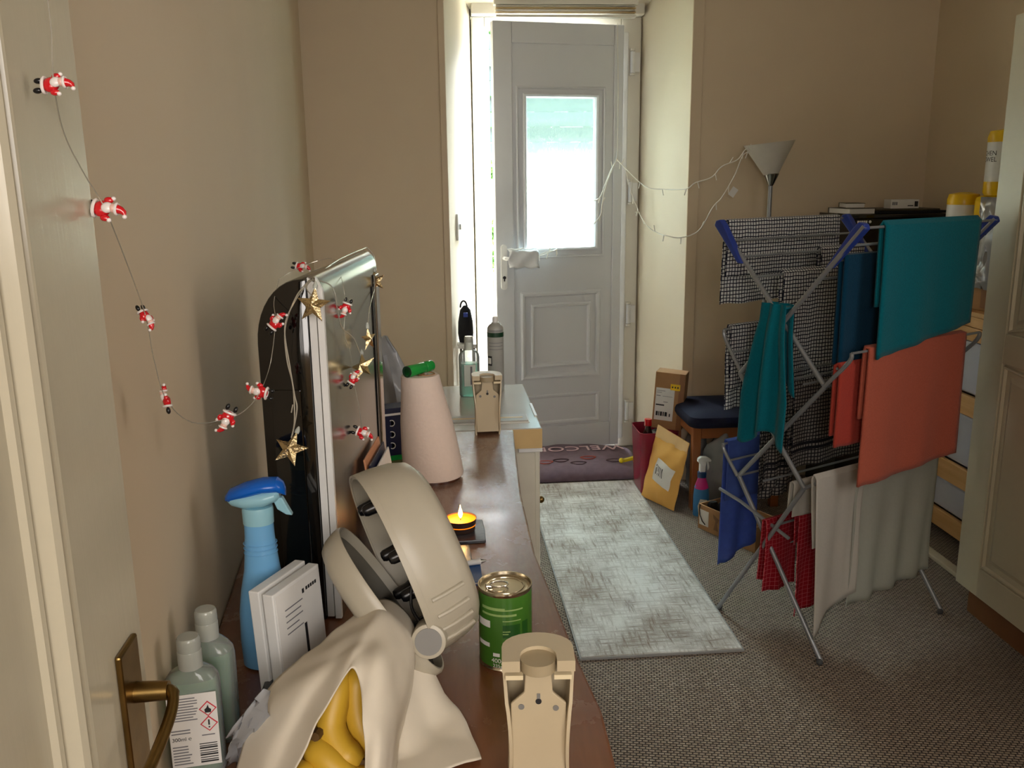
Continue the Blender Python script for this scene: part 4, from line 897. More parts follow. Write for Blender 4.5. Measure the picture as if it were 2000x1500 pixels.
G().box((0, 0, 0), (.075, .022, .018), Matrix.Translation((.925, 4.1, .056)) @ Matrix.Rotation(radians(10), 4, 'Y')).build('jaw', yel, yy, bevel=.006); G().box((-.06, 0, 0), (.02, .02, .018), Matrix.Translation((.925, 4.12, .062)) @ Matrix.Rotation(radians(-12), 4, 'Y')).build('jaw', yel, yy, bevel=.006); G().ball((.87, 4.12, .066), .013).build('tip', yel, yy, smooth=True)
# dark bag and small ledge in the left of the opening
ld = thing('side_table', 'narrow white side table tucked against the left of the door opening', 'table', (.17, 4.12, 0))
G().box((.088, 4.02, .66), (.17, 4.16, .68)).build('tabletop', white_pl, ld, bevel=.003)
for x, y in ((.1, 4.03), (.16, 4.03), (.115, 4.15), (.16, 4.15)): G().cyl((x, y, 0), (x, y, .66), .006, n=10).build('leg', steel, ld)
bg = thing('dark_bag', 'small dark bag with blue clip on the side table by the door opening', 'bag', (.125, 4.09, .68))
G().loft([[V((.125+sx*cos(2*pi*k/20), 4.09+sy*sin(2*pi*k/20), .68+z*1.35)) for k in range(20)] for sx, sy, z in ((.03, .03, 0), (.036, .034, .03), (.034, .03, .07), (.024, .02, .11), (.008, .008, .125))]).build('body', blackc, bg, smooth=True)
G().tube([V((.118+.015*cos(t_), 4.09, .84+.03*sin(t_))) for t_ in [pi*i/12 for i in range(13)]], .004, 8).build('handle', blackc, bg, smooth=True); G().box((.115, 4.055, .80), (.135, 4.065, .82)).build('clip', blue_pl, bg, bevel=.002)

# ============================================================ CORNER THINGS BY THE DOOR
bi = thing('waste_bin', 'burgundy plastic bin with a bottle inside by the door opening', 'bin', (1.0, 3.86, 0))
def rr3(w, d, z, r, cx, cy): return [V((cx+a, cy+b, z)) for a, b in rrect(w, d, r)]
bc = (.975, 3.89)
G().loft([rr3(.15, .17, 0, .02, *bc), rr3(.155, .175, .01, .02, *bc), rr3(.18, .2, .29, .025, *bc), rr3(.184, .204, .295, .025, *bc), rr3(.176, .196, .295, .023, *bc), rr3(.148, .168, .012, .018, *bc)]).build('shell', burg, bi, smooth=True)
wb = thing('drinks_bottle', 'dark bottle with a red cap standing inside the burgundy bin', 'bottle', (.948, 3.84, .014))
G().lathe([(.03, 0), (.034, .01), (.034, .2), (.028, .25), (.013, .29), (.013, .305)], c=(.935, 3.86, .014), n=24).build('body', mat('brown_glass', (40, 26, 20), .1, coat=.4), wb, smooth=True); G().lathe([(.017, .3), (.017, .33), (.001, .331)], c=(.935, 3.86, .014), n=20).build('cap', red, wb, smooth=True)
gb = G().ball((1.0, 3.88, .25), (.055, .06, .035), 20, 12).build('rubbish_bag', mat('grey_film', (90, 88, 84), .3), smooth=True); tag(gb, 'crumpled grey film filling the top of the burgundy bin', 'bag')
for v in gb.data.vertices: v.co += V((noise.noise(v.co*40), noise.noise(v.co*40+V((3, 0, 0))), noise.noise(v.co*30)))*.012
bq = ony(1268, 828, 3.86)
cbx = thing('cardboard_parcel', 'tall cardboard parcel with white address label standing on the bin', 'parcel', (1.1, 3.86, .3))
Mc = Matrix.Translation((.955, 3.88, .299)) @ Matrix.Rotation(radians(-25), 4, 'Z') @ Matrix.Rotation(radians(3.5), 4, 'Y')
G().box((0, 0, 0), (.135, .09, .262), Mc).build('box', card, cbx, bevel=.002); G().box((.11, -.0006, 0), (.135, 0, .262), Mc).build('tape', mat('brown_tape', (140, 96, 60), .35), cbx)
G().box((.008, -.001, .04), (.092, 0, .19), Mc).build('address_label', paper, cbx)
G().box((.072, -.002, .185), (.115, -.001, .213), Mc).build('yellow_sticker', yel2, cbx)
for z, x0, x1, h_ in ((.176, .012, .05, .002), (.168, .012, .035, .002), (.152, .012, .03, .003), (.152, .04, .085, .0015), (.125, .045, .065, .0025), (.108, .012, .05, .006), (.06, .015, .024, .02), (.06, .027, .031, .02), (.06, .034, .044, .02), (.06, .047, .052, .02), (.06, .055, .066, .02), (.06, .075, .08, .014)): G().box((x0, -.0016, z), (x1, -.001, z+h_), Mc).build('print', ink if h_ > .004 else greyink, cbx)
for k in range(3): G().box((.078+k*.012, -.0026, .195), (.084+k*.012, -.002, .203), Mc).build('print', ink, cbx)
# padded envelope leaning
env = thing('padded_envelope', 'crumpled manila padded envelope leaning against the chair leg', 'envelope', (1.03, 3.6, 0))
e_bl, e_br, e_tl, e_tr = V((.90, 3.585, .004)), V((1.035, 3.43, .004)), V((.985, 3.80, .315)), V((1.10, 3.66, .255))
e_bl, e_br = onz(1252, 968, .004), onz(1316, 998, .004)
e_tl = ony(1286, 829, 3.78); e_tr = ony(1347, 866, 3.62)
nrm = (e_br-e_bl).cross(e_tl-e_bl).normalized()
if nrm.y > 0: nrm = -nrm
def envp(a, b, o): 
    p = e_bl.lerp(e_br, a).lerp(e_tl.lerp(e_tr, a), b); bulge = sin(pi*a)**.6*sin(pi*min(b/.84, 1))**.6 if 0 < a < 1 and 0 < b < .84 else 0
    return p+nrm*(o*(.001+.022*bulge)+.006*noise.noise(V((a*6, b*9, 1)))*(1 if bulge else .3))+(e_br-e_bl)*.03*noise.noise(V((b*6, 1, a)))
G().grid([[envp(a/14, b/18, 1) for a in range(15)] for b in range(19)]).build('front', manila, env, smooth=True); G().grid([[envp(a/14, b/18, -1) for a in range(15)] for b in range(19)]).build('back', manila, env, smooth=True)
G().grid([[envp(a/14, .84+.16*b/4, 1)+nrm*.0015 for a in range(15)] for b in range(5)]).build('flap', mat('pale_manila', (232, 196, 140), .6), env, smooth=True)
lb = G().grid([[envp(.28+.52*a/6+.06*(b/6), .31+.31*b/6-.07*a/6, 1)+nrm*.0035 for a in range(7)] for b in range(7)]).build('address_label', paper, env, smooth=True)
for k in range(5):
    u = .33+.05*k; G().grid([[envp(u+.02*a+.03, .4+.13*b/3-.02*k*.3, 1)+nrm*.0045 for a in range(2)] for b in range(4)]).build('print', greyink if k % 2 else ink, lb)
# chair
ch = thing('dining_chair', 'orange-brown wooden dining chair with navy padded seat behind the airer', 'chair', (1.3, 3.6, 0))
sxx0, sxx1, syy0, syy1, sz = 1.065, 1.46, 3.59, 3.94, .40
for x, y, h_ in ((sxx0+.02, syy0+.02, sz-.03), (sxx0+.02, syy1-.02, sz-.03), (sxx1-.02, syy0+.02, .74), (sxx1-.02, syy1-.02, .74)):
    G().box((x-.018, y-.018, 0), (x+.018, y+.018, h_)).build('leg', chairw, ch, bevel=.003)
for lo, hi in (((sxx0+.04, syy0+.01, sz-.08), (sxx1-.04, syy0+.03, sz-.03)), ((sxx0+.01, syy0+.04, sz-.08), (sxx0+.03, syy1-.04, sz-.03)), ((sxx0+.04, syy1-.03, sz-.08), (sxx1-.04, syy1-.01, sz-.03))): G().box(lo, hi).build('apron', chairw, ch, bevel=.002)
for z in (.55, .68): G().box((sxx1-.03, syy0+.04, z), (sxx1-.012, syy1-.04, z+.045)).build('back_slat', chairw, ch, bevel=.003)
pts = rrect(sxx1-sxx0+.03, syy1-syy0+.03, .05); cx, cy = (sxx0+sxx1)/2, (syy0+syy1)/2
G().loft([[V((cx+a*s_, cy+b*s_, z)) for a, b in pts] for s_, z in ((.96, sz-.03), (1, sz-.015), (1, sz), (.97, sz+.015), (.85, sz+.027), (.5, sz+.033), (.05, sz+.034))]).build('seat', navy, ch, smooth=True)
# cleaning spray
cpz = onz(1368, 1006, 0); cpz.z = 0
cs2 = thing('cleaning_spray', 'small white trigger cleaning spray with pink and blue label on the carpet', 'spray bottle', cpz)
G().lathe([(.03, 0), (.034, .005), (.034, .09), (.03, .13), (.018, .165), (.016, .19)], c=cpz, n=28, sy=.6).build('bottle', mat('blue_label', (60, 130, 190), .35), cs2, smooth=True)
G().lathe([(.0305, .1), (.0305, .128), (.0185, .165), (.017, .172)], c=cpz, n=28, sy=.61).build('pink_sleeve', pink, cs2, smooth=True)
G().prism([(-.016, .02), (.018, .03), (.02, .075), (-.01, .08), (-.02, .05)], lambda a, b: cpz+V((a, -.0225, b)), lambda a, b: cpz+V((a, -.021, b))).build('label', paper, cs2)
G().lathe([(.019, .172), (.019, .195), (.001, .2)], c=cpz, n=24).build('collar', mat('navy_plastic', (20, 60, 110), .3), cs2, smooth=True)
G().prism([(-.02, .255), (-.01, .262), (.015, .262), (.036, .25), (.036, .24), (.014, .24), (.012, .195), (-.012, .195), (-.012, .235), (-.022, .24)], lambda a, b: cpz+V((a, -.012, b)), lambda a, b: cpz+V((a, .012, b))).build('head', white_pl, cs2, bevel=.004)
G().prism([(.016, .24), (.026, .24), (.03, .215), (.024, .2), (.02, .22)], lambda a, b: cpz+V((a, -.006, b)), lambda a, b: cpz+V((a, .006, b))).build('trigger', white_pl, cs2, bevel=.002)
# open cardboard box
q0, q1 = onz(1363, 1030, 0), onz(1437, 1064, 0); dx_ = (q1-q0); L = dx_.length+.1; Mo = frameM((q0.x, q0.y, 0), dx_, V((-dx_.y, dx_.x, 0)))
ob = thing('open_box', 'low open cardboard box of black bits on the carpet beside the chair', 'box', q0)
bh = .105
G().box((0, 0, 0), (L, .005, bh), Mo).box((0, .14, 0), (L, .145, bh), Mo).box((0, .005, 0), (.005, .14, bh), Mo).box((L-.005, .005, 0), (L, .14, bh), Mo).box((.005, .005, 0), (L-.005, .14, .004), Mo).build('tray', card, ob)
G().box((.008, -.0012, .02), (.06, 0, .085), Mo).build('label', paper, ob)
G().tube([Mo @ V(p) for p in ((.012, -.003, .105), (.01, -.004, .085), (.014, -.004, .06), (.028, -.004, .038), (.045, -.004, .028))], .0022, 6).build('dangling_cable', black_pl, ob, smooth=True)
G().prism([(.09, .02), (.115, .02), (.108, .05), (.12, .07), (.085, .085), (.088, .07), (.1, .06)], lambda a, b: Mo @ V((a, -.001, b)), lambda a, b: Mo @ V((a, 0, b))).build('tape', mat('old_tape', (128, 92, 60), .4), ob)
for k, (m_, lb_) in enumerate(((blackc, 'black cable coil at the left end of the cardboard box'), (black_pl, 'shiny black plug next to the coil in the cardboard box'), (blackc, 'dull black pouch in the middle of the cardboard box'), (white_pl, 'small white adaptor among the black bits in the cardboard box'), (greyin, 'grey plastic piece near the right end of the cardboard box'))):
    c_ = Mo @ V((.03+k*.028, .05+.04*(k % 2), .1+.006*(k % 3)))
    bb = G().loft([[c_+V((r_*cos(2*pi*j/14)*(1+.1*sin(3*j)), r_*.8*sin(2*pi*j/14), z)) for j in range(14)] for r_, z in ((.014, -.09), (.018, -.03), (.022, 0), (.016, .012), (.004, .016))]).build('oddment', m_, smooth=True); tag(bb, lb_, 'oddment')
# green bag + clear bag under the chair
def lump(name, c, r, m, lab, cat, amp=.03, sc_=9):
    o = G().ball((0, 0, 0), r, 28, 18).build(name, m, smooth=True)
    for v in o.data.vertices:
        v.co += V((noise.noise(v.co*sc_), noise.noise(v.co*sc_+V((3, 0, 0))), noise.noise(v.co*sc_+V((0, 7, 0)))))*amp
    o.location = c; return tag(o, lab, cat)
gcn = thing('watering_can', 'dark green plastic can with a curved handle under the chair', 'can', (1.27, 3.68, 0))
gc = (1.29, 3.68, 0)
G().lathe([(.06, 0), (.068, .005), (.066, .12), (.058, .2), (.04, .21), (.001, .212)], c=gc, n=28).build('body', dgreen, gcn, smooth=True); G().tube(spline([V(gc)+V(p) for p in ((-.06, 0, .06), (-.11, -.01, .14), (-.07, -.01, .24), (.0, 0, .25), (.04, 0, .2))], 6), .012, 10).build('handle', mat('mid_green_plastic', (36, 96, 54), .4), gcn, smooth=True)
lump('polythene_bag', (1.205, 3.62, .17), (.075, .06, .165), bagm, 'crumpled clear polythene bag bulging under the chair seat', 'bag', .04, 14)
lump('polythene_bag', (1.165, 3.86, .19), (.05, .04, .185), bagm, 'clear polythene bag stuffed between the bin and the chair', 'bag', .03, 14)

# ============================================================ FLOOR LAMP
lx, ly = 1.442, 3.84
fl_ = thing('floor_lamp', 'slim silver floor lamp with white cone shade behind the airer', 'lamp', (lx, ly, 0))
G().lathe([(.001, 0), (.11, 0), (.11, .012), (.02, .025), (.012, .03), (.001, .03)], c=(lx, ly, 0), n=36).build('base', steel, fl_, smooth=True)
G().cyl((lx, ly, .02), (lx, ly, 1.385), .0095, n=14).build('pole', tube_m, fl_, smooth=True)
G().lathe([(.0095, 1.37), (.013, 1.375), (.034, 1.42), (.033, 1.422), (.001, 1.41)], c=(lx, ly, 0), n=28).build('cup', steel, fl_, smooth=True)
G().lathe([(.031, 1.418), (.107, 1.55), (.105, 1.55), (.028, 1.42)], c=(lx, ly, 0), n=40, shear=(0, 0), M=Matrix.Rotation(radians(0), 3, 'Y')).build('lamp_shade', lampsh, fl_, smooth=True).data.transform(Matrix.Translation((lx, ly, 1.41)) @ Matrix.Rotation(radians(-6), 4, 'Y') @ Matrix.Translation((-lx, -ly, -1.41)))

# ============================================================ RIGHT SIDE FURNITURE
wd = thing('wardrobe', 'tall cream panelled cupboard on a brown plinth at the right edge', 'cupboard', (1.95, 2.1, 0))
WX, WY = 1.675, 2.605
G().box((WX+.02, 1.5, .1), (2.21, WY, 1.86)).build('body', wardm, wd, bevel=.003)
G().box((WX+.045, 1.52, 0), (2.2, WY-.01, .1)).build('plinth', plinth_m, wd)
dr_ = G().box((WX, WY-.115, .105), (WX+.02, WY, 1.855)).box((WX, 1.95, .105), (WX+.02, 2.05, 1.855)).box((WX, 2.05, .105), (WX+.02, WY-.115, .2)).box((WX, 2.05, 1.76), (WX+.02, WY-.115, 1.855)).box((WX, 2.05, .86), (WX+.02, WY-.115, .95)).build('door', wardm, wd, bevel=.002)
for z0, z1, arch in ((.95, 1.76, 1), (.2, .86, 2)):
    G().box((WX+.012, 2.05, z0), (WX+.02, WY-.115, z1)).build('panel', wardm, dr_)
    cy = (2.05+WY-.115)/2; hw_ = (WY-.115-2.05)/2
    def outl(ins):
        y0_, y1_ = 2.05+ins, WY-.115-ins; a0, a1 = z0+ins, z1-ins; pts = []
        n = 12
        for i in range(n+1):
            u = i/n; yy_ = y0_+(y1_-y0_)*u; cve = .035*(1-abs(2*u-1)**2)
            pts.append((yy_, a0+(0 if arch == 2 else cve*.9)))
        for i in range(n+1):
            u = 1-i/n; yy_ = y0_+(y1_-y0_)*u; cve = .035*(1-abs(2*u-1)**2)
            pts.append((yy_, a1-.035+(cve if arch == 1 else cve*-.3+.03)))
        return pts
    G().loft([[V((WX+dx, a, b)) for a, b in outl(ins)] for ins, dx in ((.0, .012), (.003, .004), (.009, .003), (.014, .011))], caps=False).build('moulding', wardm, dr_, smooth=True)
    rr_ = outl(.03); G().loft([[V((WX+.012, a, b)) for a, b in rr_], [V((WX+.006, a, b)) for a, b in outl(.045)]]).build('raised_field', wardm, dr_)
G().ball((WX-.014, 2.02, 1.0), .014).build('knob', brass, dr_, smooth=True)
G().box((WX, 1.5, .105), (WX+.02, 1.945, 1.855)).build('door', wardm, wd, bevel=.002)
# pine drawer tower
SX = 1.955
pd = thing('drawer_unit', 'pine-framed storage unit with lilac plastic drawers beside the cupboard', 'drawers', (2.08, 3.2, 0))
for y in (2.72, 3.62): G().box((SX+.012, y-.02, 0), (2.2, y+.02, .9)).build('side_frame', pine, pd, bevel=.003)
for z0, z1 in ((.045, .115), (.245, .325), (.53, .605), (.81, .86)):
    G().box((SX, 2.74, z0), (SX+.02, 3.6, z1)).build('rail', pine, pd, bevel=.003)
for z0, z1 in ((.12, .24), (.33, .525), (.61, .805)):
    d_ = G().box((SX+.014, 2.75, z0), (2.18, 3.59, z1)).build('drawer', drawer_m, pd, bevel=.01)
G().box((SX, 2.7, .9), (2.2, 3.64, .918)).build('top', pine, pd, bevel=.003); G().box((SX, 2.7, .862), (2.2, 3.64, .899)).build('top_rail', pine, pd, bevel=.003)
for z in (.25, .54): G().cyl((SX-.003, 3.27, z), (SX+.001, 3.27, z), .012, n=12).build('dark_knot', ink, pd)
pp = onz(1860, 1060, 0)
pf = G().box((1.82, 2.66, 0), (1.86, 3.1, .018)).build('floor_strip', gloss, bevel=.004); tag(pf, 'pale narrow board lying on the carpet by the drawer unit', 'board')
# boxes and packs on the drawer unit
for (x0, y0, z0, x1, y1, z1, m_, lab) in ((2.0, 2.95, .918, 2.19, 3.25, 1.07, card, 'lower cardboard box on the pine drawer unit'), (2.01, 2.9, 1.071, 2.18, 3.2, 1.16, mat('pale_card', (206, 184, 156), .8), 'upper pale cardboard box on the pine drawer unit')):
    o = thing('storage_box', lab, 'box', ((x0+x1)/2, (y0+y1)/2, z0)); G().box((x0, y0, z0), (x1, y1, z1)).build('box', m_, o, bevel=.002)
    G().box((x0-.0008, y0+.12, z0+.01), (x0, y0+.19, z1-.01)).build('tape', mat('brown_tape', (140, 96, 60), .35), o)
o = thing('storage_box', 'brown cardboard box under the lower kitchen towel pack', 'box', (2.06, 3.37, .918)); G().box((1.97, 3.27, .918), (2.16, 3.47, 1.16)).build('box', card, o, bevel=.002)
for (x, y, z0, r, h, lab, txt) in ((2.075, 3.2, 1.333, .062, .235, 'upper yellow-capped kitchen towel pack at the right, lettering on its wrap', True), (2.03, 3.36, 1.162, .058, .18, 'lower white and yellow kitchen towel pack beside the teal towel', False)):
    kp = thing('towel_pack', lab, 'kitchen roll', (x, y, z0), group='wrapped kitchen towel packs')
    G().lathe([(.02, .004), (r*.92, 0), (r, .012), (r, h-.03), (r*.9, h-.008), (.02, h), (.001, h)], c=(x, y, z0), n=32).build('roll', white_pl, kp, smooth=True)
    G().lathe([(r+.001, h-.045), (r+.0012, h-.028), (r*.9+.001, h-.006), (.018, h+.001)], c=(x, y, z0), n=32).build('yellow_top', yel2, kp, smooth=True)
    G().lathe([(r*.93, 0), (r+.001, .012), (r+.0012, .05)], c=(x, y, z0), n=32).build('yellow_base', yel2, kp, smooth=True)
    if txt:
        wraptext('KITCHEN', .024, ink, (x, y, z0), r, -196, .15, kp); wraptext('TOWEL', .024, ink, (x, y, z0), r, -186, .128, kp); wrap((x, y, z0), r, -120, -108, .085, .11, 4).build('leaf_mark', mat('leaf_print', (120, 170, 60), .5), kp)
fb = thing('storage_box', 'yellow shrink-wrapped bundle supporting the upper kitchen towel pack', 'box', (2.08, 3.2, 1.161)); G().box((2.01, 3.13, 1.161), (2.14, 3.27, 1.332)).build('bundle', yel2, fb, bevel=.02); G().box((2.009, 3.13, 1.2), (2.0095, 3.2, 1.25)).build('print', paper, fb)
rows = [[V((1.985+.02*noise.noise(V((a*.7, b*.7, 2))), 3.04+.14*a/10+.02*noise.noise(V((a*.5, b*.5, 6))), 1.0+.33*b/12)) for a in range(11)] for b in range(13)]
cb_ = G().grid(rows).build('clear_wrap', bagm, smooth=True, solid=.0012, origin=(1.985, 3.1, 1.0)); tag(cb_, 'crumpled clear wrap hanging in front of the boxes at the right', 'wrapping')
# black cabinet with clutter
bc_ = thing('black_cabinet', 'black cabinet in the far right corner behind the teal towel', 'cabinet', (1.95, 3.8, 0))
G().box((1.735, 3.66, 0), (2.2, 3.97, 1.235)).build('body', black_pl, bc_, bevel=.004); G().box((1.725, 3.65, 1.235), (2.205, 3.975, 1.25)).build('top', blackg, bc_, bevel=.003)
G().box((1.75, 3.652, .65), (2.19, 3.66, 1.2)).build('door', black_pl, bc_, bevel=.003)
for k in range(5): G().box((1.75+k*.009, 3.6485, 1.216), (1.757+k*.009, 3.6498, 1.226)).build('lettering', paper, bc_)
G().cyl((1.805, 3.6498, 1.221), (1.805, 3.6485, 1.221), .006, n=14).build('round_mark', paper, bc_)
def bk_(x0, y0, z0, x1, y1, z1, m_, nm, lab, cat, rz=0):
    cx, cy = (x0+x1)/2, (y0+y1)/2; Mz = Matrix.Translation((cx, cy, 0)) @ Matrix.Rotation(radians(rz), 4, 'Z') @ Matrix.Translation((-cx, -cy, 0))
    o = thing(nm, lab, cat, (cx, cy, z0)); G().box((x0, y0, z0), (x1, y1, z0+.002), Mz).box((x0, y0, z1-.002), (x1, y1, z1), Mz).box((x0, y1-.004, z0), (x1, y1, z1), Mz).build('cover', m_, o); G().box((x0+.003, y0+.002, z0+.002), (x1-.003, y1-.004, z1-.002), Mz).build('pages', paper, o); return o
bk_(1.715, 3.68, 1.251, 1.835, 3.85, 1.275, mat('grey_cover', (80, 76, 66), .4), 'book', 'lower grey book of the pair on the black cabinet', 'book', 6)
bk_(1.735, 3.7, 1.276, 1.815, 3.83, 1.296, mat('olive_cover', (98, 92, 68), .4), 'book', 'upper olive book of the pair on the black cabinet', 'book', -12)
ds = thing('black_folder', 'flat black folder with bent edge lying on the black cabinet', 'folder', (1.98, 3.8, 1.251)); G().box((1.86, 3.69, 1.251), (2.16, 3.9, 1.262)).build('cover', blackc, ds, bevel=.003); G().box((1.86, 3.69, 1.262), (2.13, 3.9, 1.27), Matrix.Translation((0, 0, 0)) @ Matrix.Rotation(0, 4, 'Y')).build('cover', mat('dark_olive', (52, 46, 30), .5), ds, bevel=.003)
wbx = thing('small_white_box', 'small white printed box on the black folder', 'box', (1.99, 3.78, 1.27)); G().box((1.925, 3.72, 1.271), (2.05, 3.78, 1.308)).build('box', paper, wbx, bevel=.001)
for k in range(3): G().box((1.932+k*.008, 3.7195, 1.285), (1.938+k*.008, 3.72, 1.298)).build('print', greyink, wbx)
G().box((2.0, 3.7195, 1.28), (2.025, 3.72, 1.284)).box((2.03, 3.7195, 1.278), (2.045, 3.72, 1.3)).build('print', ink, wbx)

# ============================================================ AIRER
AC = V((1.005, 2.50, 0)); AA = V((.8944, .4472, 0)); AB = V((-.4472, .8944, 0)); AL = .585
def A(u, l, z): return AC+AB*u+AA*l+V((0, 0, z))
ar = thing('clothes_airer', 'three-tier folding clothes airer of grey tube with blue plastic corners', 'airer', AC)
N = dict(TL=(.29, 1.275), TR=(-.25, 1.285), C1=(.015, 1.03), L1=(.163, .82), R1=(-.15, .835), C2=(.03, .64), L2=(.16, .485), R2=(-.11, .525), C3=(.015, .29), FL=(.213, .008), FR=(-.202, .008), ML=(.245, .945), MR=(-.235, .945), WL=(.225, .575), WR=(-.15, .565))
def P3(k, l): u, z = N[k]; return A(u, l, z)
for l in (0, AL):
    for chain in (('TL', 'R1', 'L2', 'FR'), ('TR', 'L1', 'R2', 'FL')):
        for a_, b_ in zip(chain[:-1], chain[1:]):
            d_ = .006 if chain[0] == 'TL' else -.006
            G().cyl(P3(a_, l+d_), P3(b_, l+d_), .0072, n=10).build('leg' if b_ in ('FL', 'FR') else 'strut', tube_m, ar, smooth=True)
    for a_, b_ in (('L1', 'ML'), ('R1', 'MR'), ('L2', 'WL'), ('R2', 'WR')):
        pa, pb = P3(a_, l), P3(b_, l); mid = pa.lerp(pb, .75)+V((0, 0, .0))+AB*(.012 if a_[0] == 'L' else -.012)
        G().tube(spline([pa, mid, pb], 6), .006, 8).build('wing_arm', tube_m, ar, smooth=True)
    for k in ('TL', 'TR'):
        u, z = N[k]; s_ = 1 if u > 0 else -1
        cn_ = [(0, .006), (-.018*s_, .01), (-.034*s_, -.006), (-.115*s_, -.118), (-.098*s_, -.118), (.006*s_, -.008)]
        G().prism(cn_, lambda a, b: A(u+a, l-.011, z+b), lambda a, b: A(u+a, l+.011, z+b)).build('corner_bracket', blue_pl, ar, bevel=.003)
    for k in ('FL', 'FR'): G().ball(P3(k, l), .01).build('foot_cap', mat('grey_rubber', (70, 72, 74), .8), ar, smooth=True)
def rail(u, z, nm='rail', r=.0038): return G().cyl(A(u, .0, z), A(u, AL, z), r, n=8).build(nm, tube_m, ar, smooth=True)
rails = [(.285, 1.27), (-.245, 1.28), (.24, 1.222), (.195, 1.175), (.13, 1.12), (-.205, 1.232), (-.165, 1.19), (-.11, 1.135), (.245, .945), (.2, .88), (-.235, .945), (-.19, .895), (.163, .82), (-.15, .835), (.1, .82), (0, .825), (-.08, .83), (.225, .575), (-.15, .565), (.19, .53), (.16, .485), (-.11, .525), (.05, .5), (.015, .29), (0, .37)]
for u, z in rails: rail(u, z)
G().tube([A(.235, -.0, .42), A(.14, 0, .405), A(-.06, 0, .35)], .0055, 8).build('lower_brace', tube_m, ar, smooth=True)

def drape(name, m, lab, cat, u, z, l0, l1, out, inn, th=.006, amp=.008, waves=2.5, hem=(0, 0), grp=None, flare=0, ph=0, side=-1, ns=30, nt=34, gap=.009):
    """cloth over a rail; `out` hangs on the outer side (side=-1: towards the camera/right), `inn` on the inner"""
    tot = out+inn+pi*gap; rows = []; uvs = []
    for j in range(nt+1):
        s_ = -inn+(-pi*gap/2)+tot*j/nt; r_ = []; q_ = []
        for i in range(ns+1):
            a = i/ns; l = l0+(l1-l0)*a
            if abs(s_) <= pi*gap/2: an = s_/gap; du = gap*sin(an); dz = gap*cos(an); dn = 0
            elif s_ > 0: dn = s_-pi*gap/2; du = gap; dz = 0
            else: dn = -s_-pi*gap/2; du = -gap; dz = 0
            k = 1+(hem[0]*(1-a)+hem[1]*a)*(dn/(out if s_ > 0 else max(inn, .01)))/max(dn, 1e-6)*0
            dn2 = dn*(1+(hem[0]*(1-a)+hem[1]*a)) if s_ > 0 else dn
            wv = amp*(dn/.3)*sin(2*pi*waves*a+ph+dn*3)+amp*.5*noise.noise(V((a*5, s_*5, ph)))*min(1, dn*10)
            hm = .004*noise.noise(V((a*9, ph, 4)))*(1 if dn > .9*out else 0)
            p = A(u+side*(du+wv), l+flare*dn*(a-.5)*2, z+dz-dn2+hm); r_.append(p); q_.append(((l1-l0)*a, s_+inn))
        rows.append(r_); uvs.append(q_)
    o = G().grid(rows, uvs).build(name, m, smooth=True, solid=th, origin=rows[nt//2][ns//2]); return tag(o, lab, cat, grp)
def ztip(k): return N[k]
# left wing (u>0): outer side is +u
drape('tea_towel', chk, 'black and white check tea towel over the top left wing of the airer', 'tea towel', .285, 1.275, .03, .55, .26, .17, .003, side=1, ph=1)
drape('tea_towel', chk, 'check tea towel on the inner top rails, hanging lowest down the middle', 'tea towel', .13, 1.125, .12, .55, .10, .50, .003, side=1, ph=2, amp=.006)
drape('tea_towel', chk, 'check tea towel over the middle left wing beside the teal towel', 'tea towel', .245, .95, .02, .22, .27, .2, .003, side=1, ph=3)
drape('tea_towel', chk, 'check tea towel hanging at the back right of the upper airer', 'tea towel', .195, 1.18, .36, .57, .12, .30, .003, side=1, ph=4, amp=.006)
drape('tea_towel', chks, 'grey check tea towel with two black stripes hanging low in the airer', 'tea towel', .03, .80, .08, .50, .27, .26, .003, side=-1, ph=2)
drape('tea_towel', chks, 'striped check tea towel hanging behind the lower strut of the airer', 'tea towel', .12, .64, .06, .2, .24, .2, .003, side=1, ph=5)
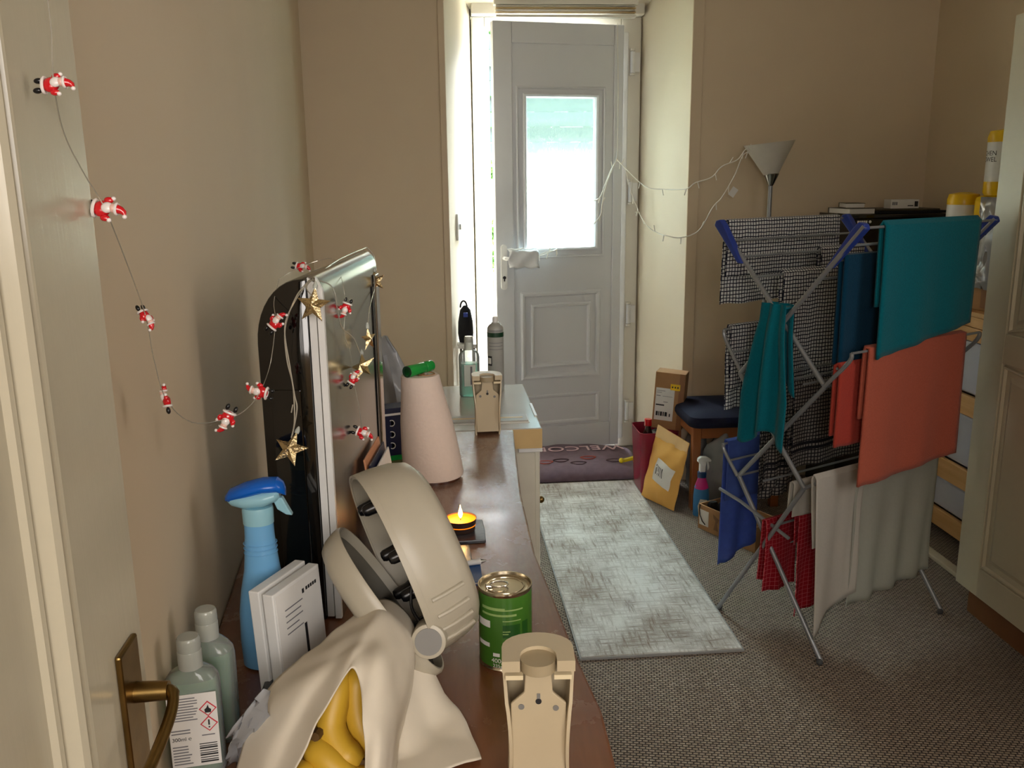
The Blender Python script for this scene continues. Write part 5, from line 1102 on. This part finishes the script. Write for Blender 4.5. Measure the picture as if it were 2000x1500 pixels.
# right wing
drape('hand_towel', teal, 'large green-teal towel spread over the top right wing of the airer', 'towel', -.245, 1.285, .075, .50, .318, .22, .007, side=-1, hem=(.14, -.06), amp=.004, ph=1)
drape('hand_towel', teal2, 'dark blue-teal towel on the inner rail beside the large teal one', 'towel', -.17, 1.2, .015, .45, .41, .3, .007, side=-1, hem=(.22, .1), amp=.004, ph=2)
drape('hand_towel', orange, 'large terracotta towel over the middle right wing of the airer', 'towel', -.235, .95, .06, .50, .36, .2, .007, side=-1, hem=(.1, .02), amp=.004, ph=4)
drape('hand_towel', orange2, 'narrow brick-red towel on the inner rail beside the terracotta one', 'towel', -.19, .90, .0, .3, .23, .2, .007, side=-1, hem=(0, 0), amp=.003, ph=3)
drape('cloth', greycl, 'long pale grey cloth hanging below the terracotta towel', 'cloth', -.15, .57, .16, .56, .40, .2, .003, side=-1, hem=(.12, .05), amp=.008, waves=3.5, ph=2)
drape('cloth', whitecl, 'creased white cloth with pointed corner on the lowest right rail', 'cloth', -.15, .57, -.015, .20, .36, .22, .003, side=-1, hem=(.40, .10), amp=.014, waves=.8, ph=1, flare=-.05)
drape('cloth', whitecl, 'small white cloth hanging inside the lower airer behind the red check', 'cloth', -.06, .52, .0, .12, .12, .1, .003, side=1, hem=(-.3, .0), amp=.01, waves=1, ph=1)
drape('cloth', bluecl, 'blue cloth hanging from the lowest left wing of the airer', 'cloth', .225, .58, .01, .17, .40, .2, .003, side=1, hem=(.08, -.05), amp=.006, waves=1.5, ph=1)
drape('tea_towel', rchk, 'red check tea towel hanging at the bottom of the airer by the crossed legs', 'tea towel', .02, .38, -.02, .12, .22, .23, .003, side=1, hem=(-.1, .05), amp=.012, waves=1.3, ph=.5)
drape('tea_towel', rchk, 'red check tea towel behind the other red one, hanging lower', 'tea towel', -.06, .42, .03, .15, .33, .1, .003, side=-1, hem=(0, -.1), amp=.01, waves=1.2, ph=2)
# teal towel gathered over the near end, three soft folds
rows = []; uvs = []
for j in range(33):
    t_ = j/32; r_ = []; q_ = []
    for i in range(41):
        a = i/40; hw2 = .043+.045*min(1, t_*1.6); cc = .02+.018*t_
        u = cc+hw2*(1-2*a); fo = (.004+.012*min(1, t_*2))*sin(2*pi*2.2*a+.9)*sin(pi*min(max(a, .06), .94))**.5
        z = 1.045-.40*t_*(1+.07*sin(pi*a*2+1.0))-.02*(1-t_)*abs(2*a-1)**2
        if t_ < .06: z = 1.045+.006*sin(pi*t_/.06)
        r_.append(A(u, -.026-fo-.01*sin(pi*min(1, t_*4)/2)+.0, z)); q_.append((a, t_))
    rows.append(r_); uvs.append(q_)
back = [[p+AA*.034 for p in rows[j]] for j in range(20)]
o = G().grid(list(reversed(back))+rows).build('hand_towel', teal, smooth=True, solid=.006, origin=rows[10][20]); tag(o, 'bright teal towel gathered in folds over the near end of the airer', 'towel')
